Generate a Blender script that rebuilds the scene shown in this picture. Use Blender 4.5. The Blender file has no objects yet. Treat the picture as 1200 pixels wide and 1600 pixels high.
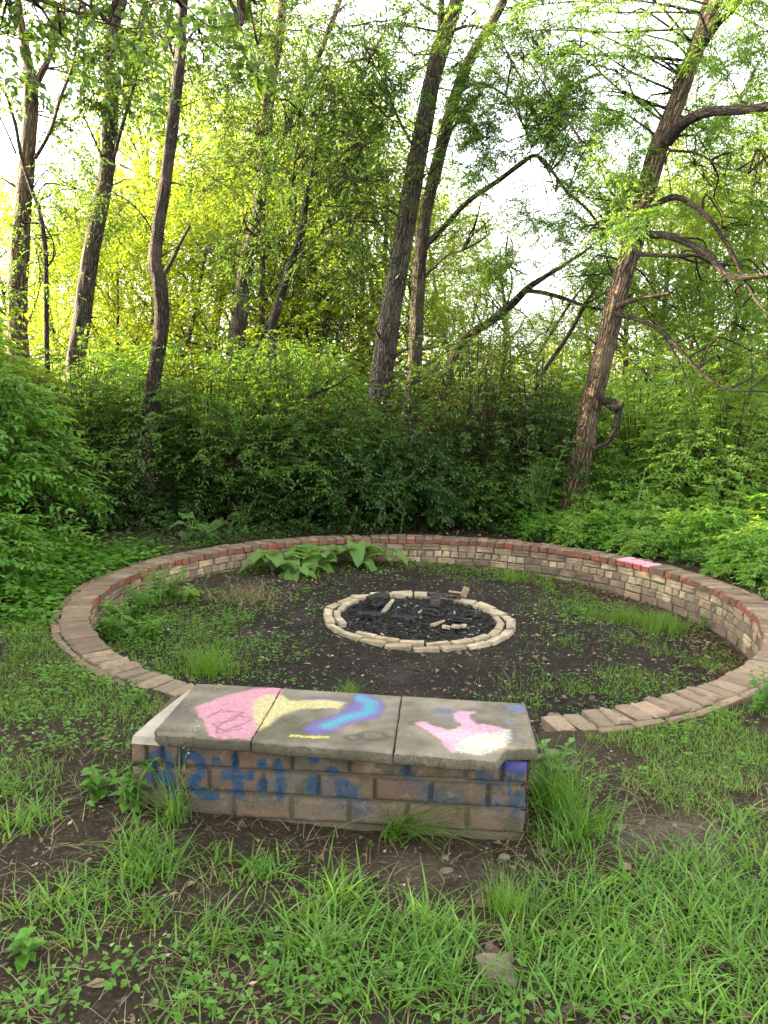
import bpy, math, random
import numpy as np

# ------------------------------------------------------------------ camera, sky, sun, exposure
scene = bpy.context.scene
COL = scene.collection
F_PX, PITCH, EYE, ROLL = 1200.0, 0.1375, 1.55, 0.016      # fitted to the ring wall and the fire ring

cam_data = bpy.data.cameras.new('camera')
cam = bpy.data.objects.new('camera', cam_data)
COL.objects.link(cam)
cam_data.sensor_fit = 'VERTICAL'
cam_data.angle_y = 2 * math.atan(800 / F_PX)
cam_data.clip_start, cam_data.clip_end = 0.05, 2000
cam.rotation_mode = 'QUATERNION'
from mathutils import Matrix, Vector, Quaternion
_M = Matrix.Rotation(math.pi / 2 - PITCH, 4, 'X') @ Matrix.Rotation(ROLL, 4, 'Z')
cam.location = (0, 0, EYE)
cam.rotation_quaternion = _M.to_quaternion()
scene.camera = cam

SUN_AZ = math.radians(180 - 14)       # direction towards the sun, counter-clockwise from +X
SUN_EL = math.radians(15)
world = bpy.data.worlds.new('World')
scene.world = world
world.use_nodes = True
wn = world.node_tree
wn.nodes.clear()
w_out = wn.nodes.new('ShaderNodeOutputWorld')
w_bg = wn.nodes.new('ShaderNodeBackground')
w_sky = wn.nodes.new('ShaderNodeTexSky')
w_sky.sky_type = 'NISHITA'
w_sky.sun_disc = False
w_sky.sun_elevation = SUN_EL
w_sky.sun_rotation = math.pi / 2 - SUN_AZ
w_sky.air_density, w_sky.dust_density, w_sky.ozone_density = 1.0, 3.0, 1.0
w_hs = wn.nodes.new('ShaderNodeHueSaturation')          # thin high cloud: a paler sky
w_hs.inputs['Saturation'].default_value = 0.12
wn.links.new(w_sky.outputs[0], w_hs.inputs['Color'])
wn.links.new(w_hs.outputs[0], w_bg.inputs[0])
w_bg.inputs[1].default_value = 0.15
wn.links.new(w_bg.outputs[0], w_out.inputs[0])

sun_data = bpy.data.lights.new('sun', 'SUN')
sun_data.energy = 5.0
sun_data.angle = math.radians(0.5)
sun_data.color = (1.0, 0.77, 0.45)
sun = bpy.data.objects.new('sun', sun_data)
COL.objects.link(sun)
_sd = Vector((math.cos(SUN_AZ) * math.cos(SUN_EL), math.sin(SUN_AZ) * math.cos(SUN_EL), math.sin(SUN_EL)))
sun.rotation_mode = 'QUATERNION'
sun.rotation_quaternion = _sd.to_track_quat('Z', 'Y')
sun.location = (0, 0, 30)

vs = scene.view_settings
scene.display_settings.display_device = 'sRGB'
vs.view_transform = 'Standard'
vs.look = 'None'
vs.gamma = 1.0
vs.use_curve_mapping = False
vs.exposure = 3.4

# ------------------------------------------------------------------ helpers
rng = np.random.default_rng(7)
random.seed(7)
cP, sP = math.cos(PITCH), math.sin(PITCH)
cR, sR = math.cos(ROLL), math.sin(ROLL)


def ray(px, py):
    dx, dy = px - 600.0, py - 800.0
    X, Y = cR * dx + sR * dy, -sR * dx + cR * dy
    return np.array([X / F_PX, cP - Y / F_PX * sP, -sP - Y / F_PX * cP])


def at_y(px, py, y):
    d = ray(px, py)
    return np.array([0, 0, EYE]) + d * (y / d[1])


def at_z(px, py, z=0.0):
    d = ray(px, py)
    return np.array([0, 0, EYE]) + d * ((z - EYE) / d[2])


def lattice(seed, n=64):
    return np.random.default_rng(seed).random((n, n))


def vnoise(x, y, seed=0):
    g = lattice(seed)
    xi, yi = np.floor(x).astype(int), np.floor(y).astype(int)
    fx, fy = x - xi, y - yi
    fx, fy = fx * fx * (3 - 2 * fx), fy * fy * (3 - 2 * fy)
    a, b = g[xi % 64, yi % 64], g[(xi + 1) % 64, yi % 64]
    c, d = g[xi % 64, (yi + 1) % 64], g[(xi + 1) % 64, (yi + 1) % 64]
    return (a * (1 - fx) + b * fx) * (1 - fy) + (c * (1 - fx) + d * fx) * fy


def fbm(x, y, seed=0, octs=4):
    s, amp, tot = 0, 1.0, 0
    for k in range(octs):
        s = s + amp * vnoise(x * 2 ** k + 13.7 * k, y * 2 ** k + 5.1 * k, seed + k)
        tot += amp
        amp *= 0.5
    return s / tot


def np_mesh(name, V, tris=None, quads=None, smooth=False, mat=None):
    me = bpy.data.meshes.new(name)
    V = np.ascontiguousarray(V, dtype=np.float32)
    parts, starts, n = [], [], 0
    if tris is not None and len(tris):
        t = np.asarray(tris, dtype=np.int32)
        parts.append(t.ravel())
        starts.append(n + np.arange(len(t)) * 3)
        n += t.size
    if quads is not None and len(quads):
        q = np.asarray(quads, dtype=np.int32)
        parts.append(q.ravel())
        starts.append(n + np.arange(len(q)) * 4)
        n += q.size
    li = np.concatenate(parts)
    ls = np.concatenate(starts).astype(np.int32)
    me.vertices.add(len(V))
    me.vertices.foreach_set('co', V.ravel())
    me.loops.add(len(li))
    me.loops.foreach_set('vertex_index', li)
    me.polygons.add(len(ls))
    me.polygons.foreach_set('loop_start', ls)
    if smooth:
        me.polygons.foreach_set('use_smooth', np.ones(len(ls), dtype=bool))
    me.update(calc_edges=True)
    if mat is not None:
        me.materials.append(mat)
    return me


def set_attr(me, name, data, kind):
    a = me.attributes.new(name, kind, 'POINT')
    key = {'FLOAT': 'value', 'FLOAT_VECTOR': 'vector', 'FLOAT_COLOR': 'color'}[kind]
    a.data.foreach_set(key, np.ascontiguousarray(data, dtype=np.float32).ravel())


def put(name, me, parent=None, loc=(0, 0, 0), rotz=0.0, **props):
    o = bpy.data.objects.new(name, me)
    COL.objects.link(o)
    o.location = loc
    o.rotation_euler = (0, 0, rotz)
    if parent is not None:
        o.parent = parent
    for k, v in props.items():
        if v is not None:
            o[k] = v
    return o


def thing(name, label, cat, loc=(0, 0, 0), rotz=0.0, group=None):
    return put(name, None, None, loc, rotz, label=label, category=cat, group=group)


def copy_tree(root, loc, rotz=0.0, scale=1.0, label=None, group=None):
    r = root.copy()
    COL.objects.link(r)
    r.location, r.rotation_euler = loc, (0, 0, rotz)
    r.scale = (scale,) * 3 if np.isscalar(scale) else scale
    if label:
        r['label'] = label
    if group:
        r['group'] = group
    for ch in list(root.children):
        c = ch.copy()
        COL.objects.link(c)
        c.parent = r
    return r


def unit(v):
    v = np.asarray(v, float)
    return v / np.maximum(np.linalg.norm(v, axis=-1, keepdims=True), 1e-9)


# ------------------------------------------------------------------ materials
def new_mat(name):
    m = bpy.data.materials.new(name)
    m.use_nodes = True
    nt = m.node_tree
    nt.nodes.clear()
    return m, nt


class N:
    """tiny node builder"""
    def __init__(self, nt):
        self.nt = nt

    def node(self, kind, **kw):
        n = self.nt.nodes.new(kind)
        for k, v in kw.items():
            setattr(n, k, v)
        return n

    def link(self, a, b):
        self.nt.links.new(a, b)

    def noise(self, vec, scale, detail=4, rough=0.55, dist=0.0):
        n = self.node('ShaderNodeTexNoise')
        n.inputs['Scale'].default_value = scale
        n.inputs['Detail'].default_value = detail
        n.inputs['Roughness'].default_value = rough
        n.inputs['Distortion'].default_value = dist
        if vec is not None:
            self.link(vec, n.inputs['Vector'])
        return n.outputs['Fac']

    def voro(self, vec, scale, feature='F1', out='Distance'):
        n = self.node('ShaderNodeTexVoronoi', feature=feature)
        n.inputs['Scale'].default_value = scale
        if vec is not None:
            self.link(vec, n.inputs['Vector'])
        return n.outputs[out]

    def ramp(self, fac, stops):
        r = self.node('ShaderNodeValToRGB')
        els = r.color_ramp.elements
        while len(els) < len(stops):
            els.new(0.5)
        for e, (p, c) in zip(els, stops):
            e.position = p
            e.color = (*c, 1) if len(c) == 3 else c
        self.link(fac, r.inputs[0])
        return r.outputs[0]

    def mix(self, fac, a, b, blend='MIX'):
        m = self.node('ShaderNodeMixRGB', blend_type=blend)
        for k, v in ((0, fac), (1, a), (2, b)):
            if hasattr(v, 'is_linked') or hasattr(v, 'links'):
                self.link(v, m.inputs[k])
            elif k == 0:
                m.inputs[0].default_value = v
            else:
                m.inputs[k].default_value = (*v, 1)
        return m.outputs[0]

    def math(self, op, a, b=0.0, clamp=False):
        m = self.node('ShaderNodeMath', operation=op, use_clamp=clamp)
        for k, v in ((0, a), (1, b)):
            if hasattr(v, 'links'):
                self.link(v, m.inputs[k])
            else:
                m.inputs[k].default_value = v
        return m.outputs[0]

    def smooth(self, v, a, b):
        m = self.node('ShaderNodeMapRange', interpolation_type='SMOOTHSTEP')
        m.inputs[1].default_value, m.inputs[2].default_value = a, b
        self.link(v, m.inputs[0])
        return m.outputs[0]

    def pos(self, kind='Object'):
        return self.node('ShaderNodeTexCoord').outputs[kind]

    def attr(self, name, out='Vector'):
        return self.node('ShaderNodeAttribute', attribute_name=name).outputs[out]

    def finish(self, col, rough=0.85, bump=None, bump_dist=0.01, strength=1.0, spec=0.3):
        b = self.node('ShaderNodeBsdfPrincipled')
        if hasattr(col, 'links'):
            self.link(col, b.inputs['Base Color'])
        else:
            b.inputs['Base Color'].default_value = (*col, 1)
        if hasattr(rough, 'links'):
            self.link(rough, b.inputs['Roughness'])
        else:
            b.inputs['Roughness'].default_value = rough
        b.inputs['Specular IOR Level'].default_value = spec
        if bump is not None:
            bn = self.node('ShaderNodeBump')
            bn.inputs['Distance'].default_value = bump_dist
            bn.inputs['Strength'].default_value = strength
            self.link(bump, bn.inputs['Height'])
            self.link(bn.outputs[0], b.inputs['Normal'])
        o = self.node('ShaderNodeOutputMaterial')
        self.link(b.outputs[0], o.inputs[0])
        return b


def leaf_mat(name, dark, mid, light, trans=0.45, tcol=None, rough=0.45, yellow=0.0):
    m, nt = new_mat(name)
    n = N(nt)
    g = n.node('ShaderNodeNewGeometry')
    rnd = g.outputs['Random Per Island']
    big = n.noise(g.outputs['Position'], 1.7, 4)
    fac = n.math('ADD', n.math('MULTIPLY', rnd, 0.55), n.math('MULTIPLY', n.math('SUBTRACT', big, .22), 0.85))
    stops = [(0.12, dark), (0.5, mid), (0.88, light)]
    if yellow:
        stops.append((0.97, (light[0] * 2.2, light[1] * 1.35, light[2] * 0.8)))
    col = n.ramp(fac, stops)
    fine = n.noise(g.outputs['Position'], 70, 2)
    col = n.mix(0.25, col, n.ramp(fine, [(0.3, dark), (0.7, light)]))
    b = n.node('ShaderNodeBsdfPrincipled')
    n.link(col, b.inputs['Base Color'])
    b.inputs['Roughness'].default_value = rough
    b.inputs['Specular IOR Level'].default_value = 0.35
    t = n.node('ShaderNodeBsdfTranslucent')
    tc = tcol or (light[0] * 2.4, light[1] * 2.0, light[2] * 0.7)
    n.link(n.mix(0.65, col, tc), t.inputs[0])
    mx = n.node('ShaderNodeMixShader')
    mx.inputs[0].default_value = trans
    n.link(b.outputs[0], mx.inputs[1])
    n.link(t.outputs[0], mx.inputs[2])
    o = n.node('ShaderNodeOutputMaterial')
    n.link(mx.outputs[0], o.inputs[0])
    return m


M = {}
M['leaf_dark'] = leaf_mat('leaf_dark', (.02, .045, .012), (.036, .08, .019), (.066, .135, .032), trans=.35)
M['leaf_dark_warm'] = leaf_mat('leaf_dark_warm', (.026, .05, .012), (.044, .088, .018), (.076, .145, .03), trans=.38)
M['leaf_dark_cool'] = leaf_mat('leaf_dark_cool', (.019, .045, .014), (.033, .078, .021), (.06, .132, .035), trans=.35)
M['leaf_mid'] = leaf_mat('leaf_mid', (.03, .068, .014), (.052, .115, .022), (.09, .185, .034), trans=.4)
M['leaf_bright'] = leaf_mat('leaf_bright', (.04, .11, .014), (.075, .195, .024), (.13, .29, .042))
M['leaf_locust'] = leaf_mat('leaf_locust', (.052, .112, .02), (.082, .168, .032), (.125, .235, .05), trans=.45)
M['leaf_yellow'] = leaf_mat('leaf_yellow', (.06, .104, .013), (.1, .166, .02), (.155, .232, .03), trans=.55)
M['leaf_pale'] = leaf_mat('leaf_pale', (.085, .165, .03), (.13, .25, .05), (.19, .34, .08), trans=.5)
M['grass'] = leaf_mat('grass', (.022, .06, .008), (.065, .158, .017), (.15, .31, .048), trans=.42, yellow=1, rough=.36)
M['grass_fine'] = leaf_mat('grass_fine', (.045, .1, .012), (.085, .18, .02), (.15, .275, .038), trans=.42, yellow=1)
M['burdock'] = leaf_mat('burdock', (.075, .15, .035), (.11, .215, .05), (.16, .29, .075), trans=.4, rough=.6)
M['litter'] = leaf_mat('litter', (.035, .02, .012), (.1, .062, .036), (.23, .16, .1), trans=.15, tcol=(.2, .1, .05), rough=.7)
M['straw'] = leaf_mat('straw', (.1, .07, .035), (.2, .15, .08), (.34, .27, .15), trans=.2, tcol=(.3, .2, .1), rough=.7)


def bark_mat(name, dark, mid, light, scale=1.0, moss=0.0):
    m, nt = new_mat(name)
    n = N(nt)
    v = n.attr('buv')
    mp = n.node('ShaderNodeMapping')
    mp.inputs['Scale'].default_value = (1, 1, .16)
    n.link(v, mp.inputs[0])
    f1 = n.noise(mp.outputs[0], 38 * scale, 5, .6, .35)
    f2 = n.noise(v, 60 * scale, 4, .6)
    f3 = n.noise(v, 2.2, 3)
    ridge = n.math('ABSOLUTE', n.math('SUBTRACT', f1, 0.5))
    dv = n.node('ShaderNodeVectorMath', operation='ADD')
    nv = n.node('ShaderNodeTexNoise')
    nv.inputs['Scale'].default_value = 7 * scale
    n.link(v, nv.inputs['Vector'])
    sc_ = n.node('ShaderNodeVectorMath', operation='SCALE')
    sc_.inputs['Scale'].default_value = .045 / scale
    n.link(nv.outputs['Color'], sc_.inputs[0])
    mp2 = n.node('ShaderNodeMapping')
    mp2.inputs['Scale'].default_value = (1, 1, .13)
    n.link(v, mp2.inputs[0])
    n.link(mp2.outputs[0], dv.inputs[0])
    n.link(sc_.outputs[0], dv.inputs[1])
    cell = n.voro(dv.outputs[0], 30 * scale, 'DISTANCE_TO_EDGE')
    fis = n.math('MULTIPLY', n.smooth(cell, 0.0, 0.2), n.math('ADD', .55, n.math('MULTIPLY', n.smooth(ridge, 0.0, 0.07), .45)))
    col = n.mix(fis, dark, n.ramp(f2, [(.3, mid), (.7, light)]))
    col = n.mix(n.smooth(f3, .45, .75), col, n.mix(.5, col, (.2, .15, .1)))
    if moss:
        col = n.mix(n.math('MULTIPLY', n.smooth(n.noise(v, 4, 4), .5, .7), moss), col, (.07, .085, .04))
    h = n.math('ADD', fis, n.math('MULTIPLY', f2, .4))
    n.finish(col, .9, h, .03, 1.0, spec=.15)
    return m


M['bark_grey'] = bark_mat('bark_grey', (.02, .016, .013), (.085, .069, .054), (.17, .14, .11), 1, .5)
M['bark_brown'] = bark_mat('bark_brown', (.022, .016, .011), (.13, .088, .056), (.24, .165, .105), .8, .25)
M['bark_dark'] = bark_mat('bark_dark', (.018, .014, .012), (.05, .038, .03), (.09, .07, .055), 1.3, .2)
M['twig'] = bark_mat('twig', (.04, .03, .02), (.085, .062, .042), (.14, .105, .07), 2)
M['stem_green'] = leaf_mat('stem_green', (.09, .14, .05), (.13, .19, .07), (.2, .25, .11), trans=.1)


def brick_mat(name, cols, top=None, dirt=.5, edge_dirt=(.09, .075, .05), scale=1.0, moss=.3, pink=False, contrast=1.0):
    m, nt = new_mat(name)
    n = N(nt)
    oi = n.node('ShaderNodeObjectInfo')
    p = n.pos('Object')
    sh = n.node('ShaderNodeVectorMath', operation='ADD')
    cmb = n.node('ShaderNodeCombineXYZ')
    r10 = n.math('MULTIPLY', oi.outputs['Random'], 37.0)
    for k in range(3):
        n.link(r10, cmb.inputs[k])
    n.link(p, sh.inputs[0])
    n.link(cmb.outputs[0], sh.inputs[1])
    q = sh.outputs[0]
    stops = [(i / max(1, len(cols) - 1), c) for i, c in enumerate(cols)]
    col = n.ramp(oi.outputs['Random'], stops)
    col = n.mix(n.smooth(n.noise(q, 9 * scale, 5, .65), .35, .7), n.mix(.45, col, (.05, .035, .025)), col)
    if top is not None:
        nz = n.node('ShaderNodeSeparateXYZ')
        n.link(p, nz.inputs[0])
        wz = n.smooth(nz.outputs[2], -.02, -.004)
        tcol = n.ramp(n.math('FRACT', n.math('MULTIPLY', oi.outputs['Random'], 7.3)), [(0, top[0]), (.5, top[1]), (1, top[2])])
        tcol = n.mix(n.smooth(n.noise(q, 16, 5, .7), .4, .72), tcol, n.mix(.5, tcol, (.06, .05, .04)))
        col = n.mix(wz, col, tcol)
    col = n.mix(n.math('MULTIPLY', n.smooth(n.noise(q, 5 * scale, 4, .6), .48, .68), dirt), col, edge_dirt)
    if moss:
        col = n.mix(n.math('MULTIPLY', n.smooth(n.noise(n.pos('Object'), 14, 5, .7), .55, .72), moss), col, (.075, .085, .035))
    sp = n.noise(q, 160, 3, .7)
    col = n.mix(n.smooth(sp, .58, .7), col, n.mix(.4, col, (.5, .45, .38)))
    if pink:
        msk = n.math('MULTIPLY', n.smooth(n.noise(n.node('ShaderNodeNewGeometry').outputs['Position'], 22, 5, .7), .4, .5), wz)
        col = n.mix(msk, col, (.5, .27, .35))
    b = n.math('ADD', n.noise(q, 45, 5, .7), n.math('MULTIPLY', n.voro(q, 90), .4))
    n.finish(col, .92, b, .006, .9, spec=.2)
    return m


M['cap_brick'] = brick_mat('cap_brick', [(.27, .075, .042), (.19, .062, .042), (.14, .075, .052), (.23, .095, .06), (.11, .058, .045), (.3, .078, .042)],
                           top=[(.21, .142, .092), (.135, .094, .064), (.26, .185, .12)], dirt=.45, moss=.3)
M['cap_worn'] = brick_mat('cap_worn', [(.2, .13, .09), (.15, .105, .075), (.23, .16, .11)], top=[(.24, .18, .12), (.17, .125, .085), (.28, .2, .135)], dirt=.6, edge_dirt=(.14, .12, .08), moss=.35)
M['cap_pink'] = brick_mat('cap_pink', [(.34, .085, .045), (.25, .075, .05)], top=[(.5, .3, .35)] * 3, dirt=.1, moss=0, pink=True)
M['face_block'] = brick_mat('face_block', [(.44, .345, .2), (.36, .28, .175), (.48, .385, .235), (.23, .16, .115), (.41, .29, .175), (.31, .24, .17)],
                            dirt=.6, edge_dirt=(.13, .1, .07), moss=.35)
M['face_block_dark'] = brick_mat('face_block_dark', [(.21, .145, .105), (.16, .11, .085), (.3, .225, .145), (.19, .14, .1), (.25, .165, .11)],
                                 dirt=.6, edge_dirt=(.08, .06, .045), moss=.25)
M['ring_brick'] = brick_mat('ring_brick', [(.44, .36, .24), (.5, .42, .29), (.35, .275, .185), (.46, .36, .23)], dirt=.4, edge_dirt=(.12, .1, .08), moss=.2)


def stone_mat(name, a, b, scale=1.0, moss=.3):
    m, nt = new_mat(name)
    n = N(nt)
    q = n.pos('Object')
    col = n.ramp(n.noise(q, 12 * scale, 6, .65), [(.3, a), (.7, b)])
    col = n.mix(n.math('MULTIPLY', n.smooth(n.noise(q, 7 * scale, 4), .5, .66), moss), col, (.08, .09, .04))
    n.finish(col, .92, n.noise(q, 60 * scale, 6, .7), .006, .8, spec=.2)
    return m


M['mortar'] = stone_mat('mortar', (.05, .042, .032), (.11, .09, .066), 1, .5)
M['rock'] = stone_mat('rock', (.085, .073, .054), (.2, .17, .12), 1.5, .35)
M['ledge'] = stone_mat('ledge', (.24, .21, .165), (.36, .33, .27), 1, .1)


def painted_mat(name, a, b, rough_scale=1.0, grain=1.0, use_rand=False):
    """concrete or brick with a paint coverage stored in the vertex colour 'paint' (rgb, coverage)"""
    m, nt = new_mat(name)
    n = N(nt)
    q = n.node('ShaderNodeNewGeometry').outputs['Position']
    base = n.ramp(n.noise(q, 5, 6, .68), [(.32, a), (.68, b)])
    base = n.mix(n.smooth(n.noise(q, 2.4, 4, .6), .44, .66), base, n.mix(.6, base, (.07, .06, .04)))
    if use_rand:
        oi = n.node('ShaderNodeObjectInfo')
        hue = n.ramp(oi.outputs['Random'], [(0, (.11, .078, .055)), (.35, (.155, .095, .064)), (.7, (.15, .122, .086)), (1, (.1, .075, .058))])
        base = n.mix(.65, base, hue)
        base = n.mix(n.math('MULTIPLY', n.smooth(n.noise(q, 11, 5, .7), .48, .66), .8), base, (.055, .055, .03))
        base = n.mix(n.math('MULTIPLY', n.smooth(n.noise(q, 16, 5, .7), .56, .68), .7), base, (.2, .16, .1))
    else:
        base = n.mix(n.math('MULTIPLY', n.smooth(n.noise(q, 3.1, 5, .7), .5, .68), .55), base, (.06, .058, .03))
    spk = n.noise(q, 210 * grain, 3, .7)
    base = n.mix(n.smooth(spk, .6, .72), base, n.mix(.5, base, (.34, .3, .24)))
    base = n.mix(n.smooth(n.noise(q, 120, 3, .7), .62, .72), base, n.mix(.6, base, (.03, .028, .022)))
    at = n.node('ShaderNodeAttribute', attribute_name='paint')
    wear = n.mix(.55, n.noise(q, 40, 6, .72), n.noise(q, 330, 2, .6))
    cov = n.math('ADD', n.math('MULTIPLY', at.outputs['Alpha'], .9), n.math('MULTIPLY', n.math('SUBTRACT', wear, .5), 2.6))
    msk = n.smooth(cov, .3, .62)
    pc = n.mix(.6, at.outputs['Color'], n.mix(n.smooth(n.noise(q, 60, 5, .75), .35, .7), at.outputs['Color'], base))
    col = n.mix(msk, base, pc)
    pit = n.voro(q, 130 * grain)
    h = n.math('ADD', n.math('MULTIPLY', n.noise(q, 70 * grain, 6, .72), 1.0), n.math('MULTIPLY', n.smooth(pit, .05, .3), .3))
    n.finish(col, .9, h, .008, 1.0, spec=.2)
    return m


M['slab'] = painted_mat('slab', (.1, .088, .066), (.215, .188, .146))
M['bench_brick'] = painted_mat('bench_brick', (.06, .042, .03), (.13, .088, .06), use_rand=True)
M['bench_mortar'] = painted_mat('bench_mortar', (.06, .056, .035), (.15, .125, .08))


def char_mat(name, col, light, ash=.3):
    m, nt = new_mat(name)
    n = N(nt)
    q = n.pos('Object')
    mp = n.node('ShaderNodeMapping')
    mp.inputs['Scale'].default_value = (.35, 1, 1)
    n.link(q, mp.inputs[0])
    v = n.voro(mp.outputs[0], 42)
    c = n.mix(n.smooth(n.noise(q, 20, 5, .7), .5, .68), col, n.mix(ash, col, light))
    n.finish(c, n.ramp(n.noise(q, 30, 4), [(.3, (.45,) * 3), (.7, (.9,) * 3)]), n.math('ADD', v, n.noise(q, 60, 4)), .012, 1, spec=.4)
    return m


M['char'] = char_mat('char', (.009, .008, .008), (.12, .115, .11), .4)
M['char_plank'] = char_mat('char_plank', (.02, .017, .015), (.16, .13, .1), .6)
M['old_wood'] = char_mat('old_wood', (.2, .19, .12), (.4, .38, .26), .8)
M['bare_wood'] = char_mat('bare_wood', (.3, .21, .13), (.5, .4, .28), .8)


def ground_mat():
    m, nt = new_mat('ground')
    n = N(nt)
    g = n.node('ShaderNodeNewGeometry').outputs['Position']
    at = n.node('ShaderNodeAttribute', attribute_name='soil')        # r: charcoal earth, g: trodden clay, b: leaf mould
    sp = n.node('ShaderNodeSeparateColor')
    n.link(at.outputs['Color'], sp.inputs[0])
    wob = n.math('MULTIPLY', n.math('SUBTRACT', n.noise(g, 3.2, 6, .65), .5), .9)

    def mask(o):
        return n.smooth(n.math('ADD', o, wob), .3, .7)
    f1, f2, f3 = n.noise(g, 14, 7, .7), n.noise(g, 60, 6, .72), n.noise(g, 220, 4, .7)
    soil = n.ramp(f2, [(.3, (.02, .0155, .01)), (.52, (.044, .034, .021)), (.75, (.115, .09, .06))])
    soil = n.mix(n.smooth(f1, .42, .65), soil, n.mix(.5, soil, (.03, .022, .017)))
    clay = n.ramp(f2, [(.3, (.06, .046, .034)), (.7, (.14, .108, .08))])
    clay = n.mix(n.smooth(f1, .5, .7), clay, (.1, .075, .055))
    coal = n.ramp(f2, [(.3, (.009, .008, .007)), (.55, (.024, .021, .0175)), (.78, (.072, .062, .05))])
    coal = n.mix(n.smooth(n.noise(g, 1.4, 4), .5, .68), coal, n.mix(.4, coal, (.07, .058, .048)))
    mould = n.ramp(f2, [(.3, (.025, .018, .011)), (.7, (.085, .055, .032))])
    col = n.mix(mask(sp.outputs[0]), soil, coal)
    col = n.mix(n.smooth(n.math('ADD', sp.outputs[1], n.math('MULTIPLY', n.math('SUBTRACT', n.noise(g, 6, 7, .7), .5), 1.3)), .15, 1.0), col, clay)
    col = n.mix(mask(sp.outputs[2]), col, mould)
    v = n.voro(g, 75, 'F1', 'Color')
    vs_ = n.node('ShaderNodeSeparateColor')
    n.link(v, vs_.inputs[0])
    chips = n.math('MULTIPLY', n.smooth(vs_.outputs[0], .86, .92), n.smooth(n.voro(g, 75), .32, .22))
    col = n.mix(n.math('MULTIPLY', chips, .75), col, n.mix(vs_.outputs[1], (.13, .1, .075), (.3, .25, .19)))
    h = n.math('ADD', n.math('MULTIPLY', f1, .9), n.math('ADD', n.math('MULTIPLY', f2, .55), n.math('MULTIPLY', f3, .22)))
    n.finish(col, .95, h, .035, .9, spec=.12)
    return m


M['ground'] = ground_mat()


def bits_mat():
    m, nt = new_mat('debris')
    n = N(nt)
    g = n.node('ShaderNodeNewGeometry')
    col = n.ramp(g.outputs['Random Per Island'], [(0, (.02, .015, .012)), (.45, (.05, .036, .026)), (.75, (.1, .072, .05)), (.93, (.19, .145, .1)), (1, (.36, .31, .25))])
    n.finish(col, .9, n.noise(g.outputs['Position'], 150, 3), .003, .6, spec=.15)
    return m


M['debris'] = bits_mat()


def coal_mat():
    m, nt = new_mat('charcoal')
    n = N(nt)
    g = n.node('ShaderNodeNewGeometry')
    col = n.ramp(g.outputs['Random Per Island'], [(0, (.007, .007, .007)), (.75, (.016, .015, .015)), (.95, (.04, .037, .035)), (1, (.26, .24, .21))])
    n.finish(col, n.ramp(g.outputs['Random Per Island'], [(0, (.6,) * 3), (1, (.95,) * 3)]), n.noise(g.outputs['Position'], 150, 3), .003, .8, spec=.25)
    return m


M['coal'] = coal_mat()


def plain(name, col, rough=.6):
    m, nt = new_mat(name)
    N(nt).finish(col, rough)
    return m


M['petal'] = plain('petal', (.75, .75, .7))

# ------------------------------------------------------------------ ground
WCX, WCY, WR, WW = .318, 6.377, 2.888, .262         # ring wall: centre, outer radius, width of its top
FCX, FCY, FR = .324, 6.638, .856                    # fire ring


def ang(p):
    return math.atan2(p[1] - WCY, p[0] - WCX)


A_L = ang(at_z(266, 1090)) % (2 * math.pi)          # free ends of the wall beside the bench
A_R = ang(at_z(858, 1120)) % (2 * math.pi)
A0, A1 = A_R, A_L + 2 * math.pi                     # the wall runs from A0 counter-clockwise to A1
BENCH_YAW = math.radians(-4.3)
BO = np.array([-.935, 2.715, 0.0])                  # front left foot of the bench
BL, BD, BH = 1.475, .47, .298
bu = np.array([math.cos(BENCH_YAW), math.sin(BENCH_YAW), 0])
bv = np.array([-math.sin(BENCH_YAW), math.cos(BENCH_YAW), 0])


def sstep(x, a, b):
    t = np.clip((x - a) / (b - a), 0, 1)
    return t * t * (3 - 2 * t)


def floor_z(x, y):
    return -.335 + .018 * (y - WCY) - .03 * (x - WCX)


def gz(x, y, fine=True):
    x, y = np.asarray(x, float), np.asarray(y, float)
    dx, dy = x - WCX, y - WCY
    r = np.hypot(dx, dy)
    a = np.mod(np.arctan2(dy, dx), 2 * np.pi)
    zi = floor_z(x, y) + .02 * (fbm(x * 1.3, y * 1.3, 3) - .5)
    zo = -.022 - .018 * np.clip(x, -3, 3) * sstep(y, 5, 2) + .05 * (fbm(x * .8, y * .8, 5) - .5) * sstep(r, WR + .1, WR + 1.2)
    zo = zo + .35 * (fbm(x * .12, y * .12, 8, 3) - .5) * sstep(r, WR + 2.5, WR + 12)
    rim = WR - WW * .5
    k = sstep(r, rim - .05, rim + .05)
    ga, gb = A_L, A_R
    gap = sstep(a, ga - .02, ga + .06) * sstep(a, gb + .02, gb - .06)
    k = k * (1 - gap) + sstep(r, WR - 1.0, WR + .05) * gap
    zo = zo + .05 * sstep(x, .1, -1.0) * sstep(y, 1.9, 2.6) * sstep(y, 3.9, 3.2)
    z = zi * (1 - k) + zo * k
    if fine:
        near = sstep(y, 12, 5)
        z = z + near * (.022 * (fbm(x * 5, y * 5, 11, 3) - .5) + .012 * (fbm(x * 19, y * 19, 21, 3) - .5))
    return z


def axis(lo, hi, step, far):
    core = np.arange(lo, hi + 1e-6, step)
    out = [core]
    d = step
    left, right = [], []
    p, q = lo, hi
    while p > -far or q < far:
        d *= 1.16
        p -= d
        q += d
        left.append(p)
        right.append(q)
    return np.concatenate([np.array(left[::-1]), core, np.array(right)])


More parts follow.
